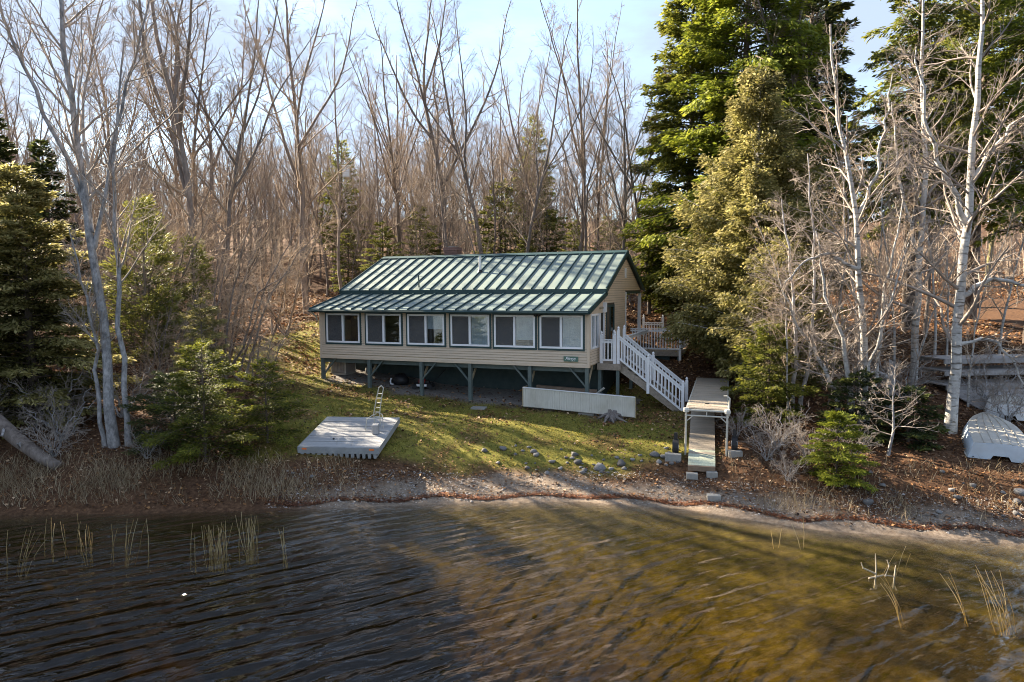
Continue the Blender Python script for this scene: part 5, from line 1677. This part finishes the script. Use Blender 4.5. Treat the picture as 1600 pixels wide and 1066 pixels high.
# birches in front on the right
loc = at(11.45, 22.3)
rel = lambda pts: [(x - loc[0], y - loc[1], z - loc[2]) for x, y, z in pts]
zb = loc[2] - .15
d = bare_tree(171, 13, .2, stems=[
    (rel([(11.5, 22.3, zb), (11.63, 22.3, 3.0), (11.52, 22.3, 4.7), (11.3, 22.3, 6.6), (11.12, 22.3, 8.3), (10.75, 22.4, 10.4), (10.5, 22.5, 11.6), (10.2, 22.6, 14.6)]), .13),
    (rel([(11.25, 22.2, zb), (11.1, 22.2, 3.2), (10.7, 22.1, 4.6), (10.1, 22.1, 6.0), (9.7, 22.0, 8.0)]), .10),
    (rel([(11.0, 22.4, zb), (10.6, 22.4, 3.0), (10.0, 22.4, 4.0), (9.2, 22.3, 5.2), (8.6, 22.0, 6.4)]), .09),
    (rel([(11.75, 22.5, zb), (12.1, 22.5, 3.6), (12.3, 22.6, 6.0), (12.9, 22.8, 9.2)]), .08),
    (rel([(11.35, 22.0, zb), (11.45, 21.9, 3.2), (11.9, 21.7, 5.4), (12.4, 21.5, 7.6)]), .07),
    (rel([(11.25, 22.3, 6.8), (10.2, 22.1, 7.3), (9.3, 22.0, 7.0), (8.7, 21.9, 6.2)]), .07),
    (rel([(11.1, 22.3, 8.4), (11.8, 22.4, 10.0), (12.2, 22.5, 13.0)]), .07)],
    n1=21, n2=8, n3=5, s0=.2, a1=(30, 65), l1=.27, up1=.03, wander=.13, minr=.005, twig_up=.0)
plant_bare("birch_tree", "white barked birch clump with tangled branches right of the golden cedar", "tree", loc, d, M['bark_birch'], M['twig_pale'])
loc = at(10.0, 24.2)
rel = lambda pts: [(x - loc[0], y - loc[1], z - loc[2]) for x, y, z in pts]
d = bare_tree(172, 9, .1, stems=[(rel([(10.0, 24.2, loc[2] - .1), (10.1, 24.1, 3.5), (9.8, 23.9, 6), (9.2, 23.6, 9.2)]), .09), (rel([(10.3, 24.2, loc[2] - .1), (10.6, 24.1, 4), (10.6, 24.0, 7), (10.2, 24, 10.8)]), .08)],
              n1=34, n2=8, n3=6, s0=.15, a1=(40, 80), l1=.33, up1=.0, wander=.14, minr=.005, twig_up=-.02)
plant_bare("bare_tree", "tangled grey bare tree in front of the golden cedar", "tree", loc, d, M['bark_grey'], M['twig_pale'])
loc = at(15.35, 26)
rel = lambda pts: [(x - loc[0], y - loc[1], z - loc[2]) for x, y, z in pts]
d = bare_tree(173, 14, .15, stems=[(rel([(15.36, 26, loc[2] - .2), (15.42, 26, 5.0), (15.49, 26, 7.4), (15.44, 26, 11), (15.2, 26, 14.5), (15.0, 26, 18)]), .14), (rel([(15.45, 26, 7.2), (14.6, 25.9, 9.5), (14.0, 25.8, 13)]), .08)],
              n1=34, n2=8, n3=5, s0=.2, a1=(35, 75), l1=.20, up1=.03, wander=.12, minr=.005)
plant_bare("birch_tree", "slim speckled birch between the white clump and the thick right trunk", "tree", loc, d, M['bark_birch'], M['twig_pale'])
loc = at(13.95, 21.5)
rel = lambda pts: [(x - loc[0], y - loc[1], z - loc[2]) for x, y, z in pts]
d = bare_tree(174, 16, .2, stems=[
    (rel([(13.97, 21.5, loc[2] - .2), (14.04, 21.5, 3.5), (14.09, 21.5, 5.6), (14.25, 21.5, 8.8), (14.3, 21.5, 12), (14.4, 21.6, 16.5)]), .175),
    (rel([(14.15, 21.5, 8.2), (13.4, 21.4, 9.6), (12.7, 21.3, 11.0), (12.3, 21.4, 13.5)]), .09),
    (rel([(14.1, 21.5, 5.9), (14.9, 21.3, 6.5), (16.0, 21.1, 6.3), (16.8, 20.9, 5.3)]), .08),
    (rel([(14.05, 21.5, 4.4), (15.0, 21.2, 4.6), (15.6, 21.0, 3.8), (15.9, 20.9, 2.8)]), .06),
    (rel([(14.25, 21.5, 9.5), (15.2, 21.4, 11.0), (16.4, 21.2, 12.2)]), .08)],
    n1=24, n2=8, n3=5, s0=.18, a1=(35, 70), l1=.27, up1=.02, wander=.13, minr=.0055)
plant_bare("bare_tree", "thick pale trunk standing left of the upturned blue boat", "tree", loc, d, M['bark_birch'], M['twig_pale'])
bsap = bare_tree(180, 10.5, .055, n1=36, n2=7, n3=5, s0=.18, a1=(28, 62), l1=.20, up1=.06, wander=.12, minr=.005, twig_up=.03)
BSP = None
for i, (x, y, sc) in enumerate([(12.9, 25.2, .95), (13.4, 28.5, 1.05), (14.4, 24.6, .8), (16.6, 29.5, 1.1), (17.8, 27.8, .9), (12.0, 24.2, .75), (15.9, 32.5, 1.15), (19.6, 31.5, 1.1), (21.5, 30.0, 1.0), (18.4, 34.0, 1.1), (13.0, 32.0, 1.1), (9.4, 22.9, .7), (16.2, 24.0, .7)]):
    if BSP is None: q = BSP = plant_bare("birch_sapling", "thin pale birch in the thicket behind the right trunks", "tree", at(x, y), bsap, M['bark_birch'], M['twig_warm'], 0, "thin pale birches of the right thicket")
    else:
        q = dup(BSP); q.location = at(x, y)
    q.rotation_euler = (.06 * math.sin(i * 2.2), .09 * math.cos(i * 1.7), i * 1.9); q.scale = (sc,) * 3
loc = at(11.25, 20.1)
d = bare_tree(175, 2.9, .05, n1=20, n2=6, n3=4, s0=.25, a1=(45, 85), l1=.45, up1=.0, wander=.14, minr=.006)
plant_bare("bare_sapling", "small crooked bare sapling on the leaves right of the bright hemlock", "sapling", loc, d, M['bark_grey'], M['twig_pale'])
sg_ = thing("tree_snag", "short broken grey trunk with a torn top beside the birches", "snag", at(12.6, 22.6))
m2 = MB(); m2.tube([(0, 0, -.1), (.02, 0, .8), (.05, 0, 1.6), (.06, .02, 2.0)], [.17, .15, .13, .09], 9)
rr = random.Random(3); m2.v = [(x, y, z + (rr.uniform(-.2, .2) if z > 1.8 else 0)) for x, y, z in m2.v]
m2.build("trunk", M['bark_grey'], sg_)
MB().tube([(.02, 0, 1.5), (-.5, -.1, 1.75), (-.75, -.15, 1.7)], [.06, .05, .03], 6).build("broken_branch", M['bark_grey'], sg_)
BS = bare_tree(176, 2.2, .03, stems=[([(0, 0, -.05), (.3 * math.cos(a_), .3 * math.sin(a_), .5), (.9 * math.cos(a_), .9 * math.sin(a_), 1.1 + .3 * math.sin(a_ * 3))], .022) for a_ in np.arange(8) * .8], n1=9, n2=5, n3=3, s0=.15, a1=(30, 70), l1=.5, up1=.0, wander=.16, minr=.005)
B0 = None
for i, (x, y, sc) in enumerate([(7.7, 20.3, .8), (8.3, 21.0, 1.0), (7.4, 22.2, .7), (8.9, 20.2, .8), (10.2, 20.0, .7), (7.9, 19.2, .55), (-14.5, 21.6, 1.2), (-15.6, 22.8, 1.4), (-13.6, 23.6, 1.3), (-11.4, 22.9, 1.1), (-17.2, 21.2, 1.3), (-14.0, 20.5, .9), (-11.2, 20.6, .7), (16.3, 22.2, 1.1), (12.8, 24.3, 1.3), (14.2, 24.6, 1.3), (17.0, 24.2, 1.2)]):
    lab = ["grey twig tangle just right of the right dock leg", "largest grey twig tangle between the dock bush and the bright hemlock", "small twig bush hugging the right rail of the dock", "twig tangle touching the left side of the bright little hemlock", "low twig bush in the shade behind the bright little hemlock", "lowest twig tangle at the top of the gravel beach",
           "bare bush left of the three stemmed grey tree", "pale bare bush below the dark far left hemlock", "bare bush close behind the three stemmed grey tree", "bare bush between the grey tree and the dark hemlock sapling", "bare bush at the left edge above the fallen trunk", "low bush beside the foot of the fallen trunk", "small low bush at the roots of the three stemmed grey tree",
           "bare bush between the two upturned boats", "bare bush behind the broken trunk on the right", "bare bush at the foot of the slim speckled birch", "bare bush before the plank platform on the right"][i]
    gg = "low bare bushes on the bank"
    if B0 is None: q = B0 = plant_bare("twig_bush", lab, "bush", at(x, y), BS, M['bark_grey'], M['twig_pale'], 0, gg)
    else:
        q = dup(B0); q.location = at(x, y); q["label"] = lab; q["group"] = gg
    q.rotation_euler = (0, 0, i * 1.1); q.scale = (sc,) * 3

# ------------------------------------------------------------------ ground cover
def scatter(n, x0, x1, y0, y1, dens, seed):
    r_ = np.random.default_rng(seed)
    x = r_.uniform(x0, x1, n); y = r_.uniform(y0, y1, n)
    k = r_.random(n) < dens(x, y)
    return r_, x[k], y[k]


M['litter'] = leafmat("fallen_leaves", [(.03, .018, .013), (.10, .05, .028), (.19, .085, .035), (.33, .17, .07), (.50, .36, .24)], .15, .8, .8, .25)


def litter_d(x, y):
    lawn, dirt, beach, z = masks(x, y)
    d_ = (1 - lawn * (.90 - .25 * sstep(1, 6, x))) * (1 - dirt * .85) * (1 - beach * .6) * (z > .06)
    return d_ * np.clip(1.25 - (y - 20) / 34, .25, 1)


r_, x, y = scatter(190000, -24, 28, 14, 54, litter_d, 401)
k = len(x)
Dd = norm(np.stack([r_.normal(size=k), r_.normal(size=k), r_.normal(0, .35, k)], 1))
Nn = norm(np.stack([r_.normal(0, .45, k), r_.normal(0, .45, k), np.ones(k)], 1)); Nn = norm(Nn - (Nn * Dd).sum(-1, keepdims=True) * Dd)
sz = r_.uniform(.05, .13, k) * np.clip(y / 21, 1, 2.2)
V, F = leaves(r_, np.stack([x, y, H(x, y) + r_.uniform(.005, .05, k)], 1), Dd, Nn, sz, sz * .34, -.3)
o = leaf_obj("leaf_litter", V, F, r_.random(k), M['litter']); tag(o, "brown and orange fallen leaves covering the bank and slope", kind="stuff")

r_, x, y = scatter(42000, 8, 52, 50, 76, lambda x, y: np.ones_like(x), 405)
k = len(x)
Dd = norm(np.stack([r_.normal(size=k), r_.normal(size=k), r_.normal(0, .3, k)], 1)); Nn = norm(np.stack([r_.normal(0, .5, k), r_.normal(0, .5, k), np.ones(k)], 1)); Nn = norm(Nn - (Nn * Dd).sum(-1, keepdims=True) * Dd)
sz = r_.uniform(.12, .3, k)
V, F = leaves(r_, np.stack([x, y, H(x, y) + r_.uniform(.0, .08, k)], 1), Dd, Nn, sz, sz * .34, -.3)
tag(leaf_obj("leaf_litter", V, F, r_.random(k), M['litter']), "orange leaves on the sunlit slope at the far right", kind="stuff")

# drift line of red-brown leaves and twigs along the water
r_ = np.random.default_rng(402)
k = 9000
x = r_.uniform(-7, 14, k); sy_ = np.interp(x, stx, [s[1][0][0] for s in ST])
y = sy_ + .22 + np.abs(r_.normal(0, .12, k)) + .1 * np.sin(x * 2.3)
Dd = norm(np.stack([r_.normal(size=k), r_.normal(size=k), r_.normal(0, .2, k)], 1)); Nn = np.tile([0, 0, 1.0], (k, 1)); Nn = norm(Nn - (Nn * Dd).sum(-1, keepdims=True) * Dd)
sz = r_.uniform(.03, .09, k)
V, F = leaves(r_, np.stack([x, y, H(x, y) + r_.uniform(0, .03, k)], 1), Dd, Nn, sz, sz * .3, -.2)
M['drift'] = leafmat("wet_red_leaves", [(.05, .02, .012), (.16, .055, .025), (.26, .12, .06)], .1, .6)
tag(leaf_obj("drift_line", V, F, r_.random(k), M['drift']), "red brown drift of wet leaves along the water edge", kind="stuff")

# gravel on the beach
k = 9000
x = r_.uniform(-7, 14.5, k); sy_ = np.interp(x, stx, [s[1][0][0] for s in ST]); y = sy_ + r_.uniform(.05, 1.7, k)
sz = r_.uniform(.010, .028, k) * (1 + (r_.random(k) > .95) * 1.2)
c = np.stack([x, y, H(x, y)], 1)
o6 = np.array([[1, 0, 0], [0, 1, 0], [-1, 0, 0], [0, -1, 0], [0, 0, .7]])
V = (c[:, None, :] + o6[None] * sz[:, None, None] * r_.uniform(.7, 1.3, (k, 5, 1))).reshape(-1, 3)
F = (np.arange(k)[:, None, None] * 5 + np.array([[0, 1, 4], [1, 2, 4], [2, 3, 4], [3, 0, 4]])[None]).reshape(-1, 3)
M['gravel'] = leafmat("beach_gravel", [(.09, .075, .065), (.20, .175, .155), (.38, .34, .31)], 0, .85)
me = np_mesh("beach_gravel", V, F, [M['gravel']], False, {"rnd": ('FACE', np.repeat(r_.random(k), 4))})
tag(link(bpy.data.objects.new("beach_gravel", me)), "pale gravel of the narrow beach", kind="stuff")


def blades(name, label, r_, x, y, hgt, wd, lean, cols, bend=.35, trans=.35):
    k = len(x)
    az = r_.uniform(0, 2 * np.pi, k)
    b = np.stack([x, y, H(x, y) - .01], 1)
    s_ = np.stack([np.cos(az), np.sin(az), 0 * az], 1) * wd[:, None]
    ln_ = np.stack([r_.normal(0, lean, k), r_.normal(0, lean, k), np.ones(k)], 1)
    ln_ = norm(ln_)
    m_ = b + ln_ * hgt[:, None] * .55
    t_ = m_ + norm(ln_ + np.stack([r_.normal(0, bend, k), r_.normal(0, bend, k), -.1 + 0 * az], 1)) * hgt[:, None] * .45
    V = np.stack([b - s_, b + s_, m_ + s_ * .7, m_ - s_ * .7, t_ - s_ * .15, t_ + s_ * .15], 1).reshape(-1, 3)
    q = np.arange(k)[:, None] * 6
    F = np.concatenate([q + np.array([0, 1, 2, 3]), q + np.array([3, 2, 5, 4])])
    mt = leafmat(name + "_blades", cols, trans, .7, .6, .25)
    rn = r_.random(k)
    tag(leaf_obj(name, V, F, np.concatenate([rn, rn]), mt), label, kind="stuff")


r_, x, y = scatter(95000, -14, 7.5, 19.5, 42, lambda x, y: masks(x, y)[0] * np.clip(.35 + vnoise(x, y, .9, 31), 0, 1), 403)
blades("lawn_grass", "short yellow green lawn grass before and beside the cottage", r_, x, y, r_.uniform(.03, .08, len(x)) + .09 * np.clip(vnoise(x, y, .35, 37) - .45, 0, 1), np.full(len(x), .014), .5, [(.05, .075, .015), (.13, .135, .022), (.26, .22, .04), (.36, .29, .09)])


def dry_d(x, y):
    s_ = np.interp(x, stx, [s[1][0][0] for s in ST]); t_ = y - s_
    left = (x < -4.5) * np.exp(-((t_ - 1.15) / .85) ** 2) * (t_ > .22) * np.clip(vnoise(x, y, 1.3, 33) * 1.8 - .15, 0, 1) * np.clip((-4.2 - x) / 2, 0, 1)
    right = (x > 6.6) * np.exp(-((t_ - .9) / .45) ** 2) * (t_ > .25) * np.clip(vnoise(x, y, .8, 34) * 2 - .7, 0, 1)
    bank = (x > 6.5) * (t_ > 1.2) * (t_ < 3.2) * .12
    return np.clip(left + right * .9 + bank, 0, 1)


r_, x, y = scatter(115000, -22, 15, 14.5, 23, dry_d, 404)
blades("dry_shore_grass", "tan dead grass fringing the shore", r_, x, y, r_.uniform(.15, .55, len(x)) * np.where(x > 0, .75, 1), np.full(len(x), .007), .42, [(.15, .105, .065), (.30, .23, .14), (.48, .40, .28)], .5)

# reeds in the shallows: every clump a thing
M['reed'] = leafmat("dead_reed", [(.30, .20, .08), (.46, .34, .16), (.60, .48, .28)], .2, .7)


def reed_clump(label, x, y, n, hgt, spread, lean, seed, cat="reeds"):
    r_ = np.random.default_rng(seed)
    P = np.empty((n, 6, 3)); S = np.stack([r_.normal(0, spread, n), r_.normal(0, spread * .35, n), np.full(n, -.5)], 1)
    D = np.stack([r_.normal(lean, .10, n), r_.normal(0, .08, n), np.ones(n)], 1)
    P = grow(r_, S, D, r_.uniform(.55, 1.0, n) * hgt + .5, 6, .05, 0)
    P[:, 3:, 0] += lean * np.array([.1, .3, .6]) * hgt
    V, F = tubes(P, np.full((n, 6), .009) * np.linspace(1, .5, 6), 4)
    o = leaf_obj("reed_clump", V, F, np.repeat(r_.random(n), 20), M['reed'])
    o.location = (x, y, 0)
    return tag(o, label, cat)


reed_clump("densest clump of dead reeds in dark water on the left", -7.0, 15.7, 30, .7, .24, 0, 1)
reed_clump("narrow upright reed clump right of the densest one", -6.35, 16.1, 16, .8, .10, 0, 2)
reed_clump("thin reeds with bent tips left of the densest clump", -9.2, 16.0, 8, .75, .22, .05, 3)
reed_clump("sparse orange lit reeds near the left shore", -11.0, 16.4, 8, .6, .35, .05, 4)
reed_clump("small pair of reeds between the left clumps", -10.2, 16.0, 5, .6, .06, 0, 5)
reed_clump("bent dry reeds at the left edge of the water", -11.6, 15.3, 9, .7, .2, .25, 6)
reed_clump("few faint reeds in the ripples right of the dense clumps", -5.4, 15.9, 4, .5, .12, 0, 7)
reed_clump("single tall thin reed near the right beach", 7.15, 16.2, 2, .85, .04, 0, 8)
reed_clump("short reed pair out from the right beach", 6.5, 16.3, 2, .4, .1, 0, 9)
reed_clump("leaning tan reeds in the golden shallows", 7.75, 13.0, 4, .75, .07, -.25, 10)
reed_clump("tall curved reed left of the right edge cluster", 8.95, 13.0, 3, .95, .05, -.3, 11)
reed_clump("cluster of curved tan reeds at the right edge of the water", 9.55, 12.7, 12, .9, .14, -.25, 12)
reed_clump("two short reeds behind the floating twigs", 8.5, 14.8, 3, .5, .08, .15, 13)
tw = thing("floating_twigs", "pale broken twigs sticking out of the golden shallows", "twigs", (7.85, 14.1, 0))
for pts in ([(-.25, 0, .02), (.1, .05, .07), (.3, 0, .06)], [(-.12, 0, -.2), (-.1, 0, .2), (-.12, .02, .55)], [(-.1, 0, .12), (-.35, .05, .22), (-.4, .05, .34)], [(.1, 0, .06), (.2, .05, .28), (.15, .05, .4)], [(.28, 0, -.2), (.3, 0, .15), (.31, 0, .3)]):
    MB().tube(pts, [.02, .017, .01], 5).build("twig", M['rope'], tw)
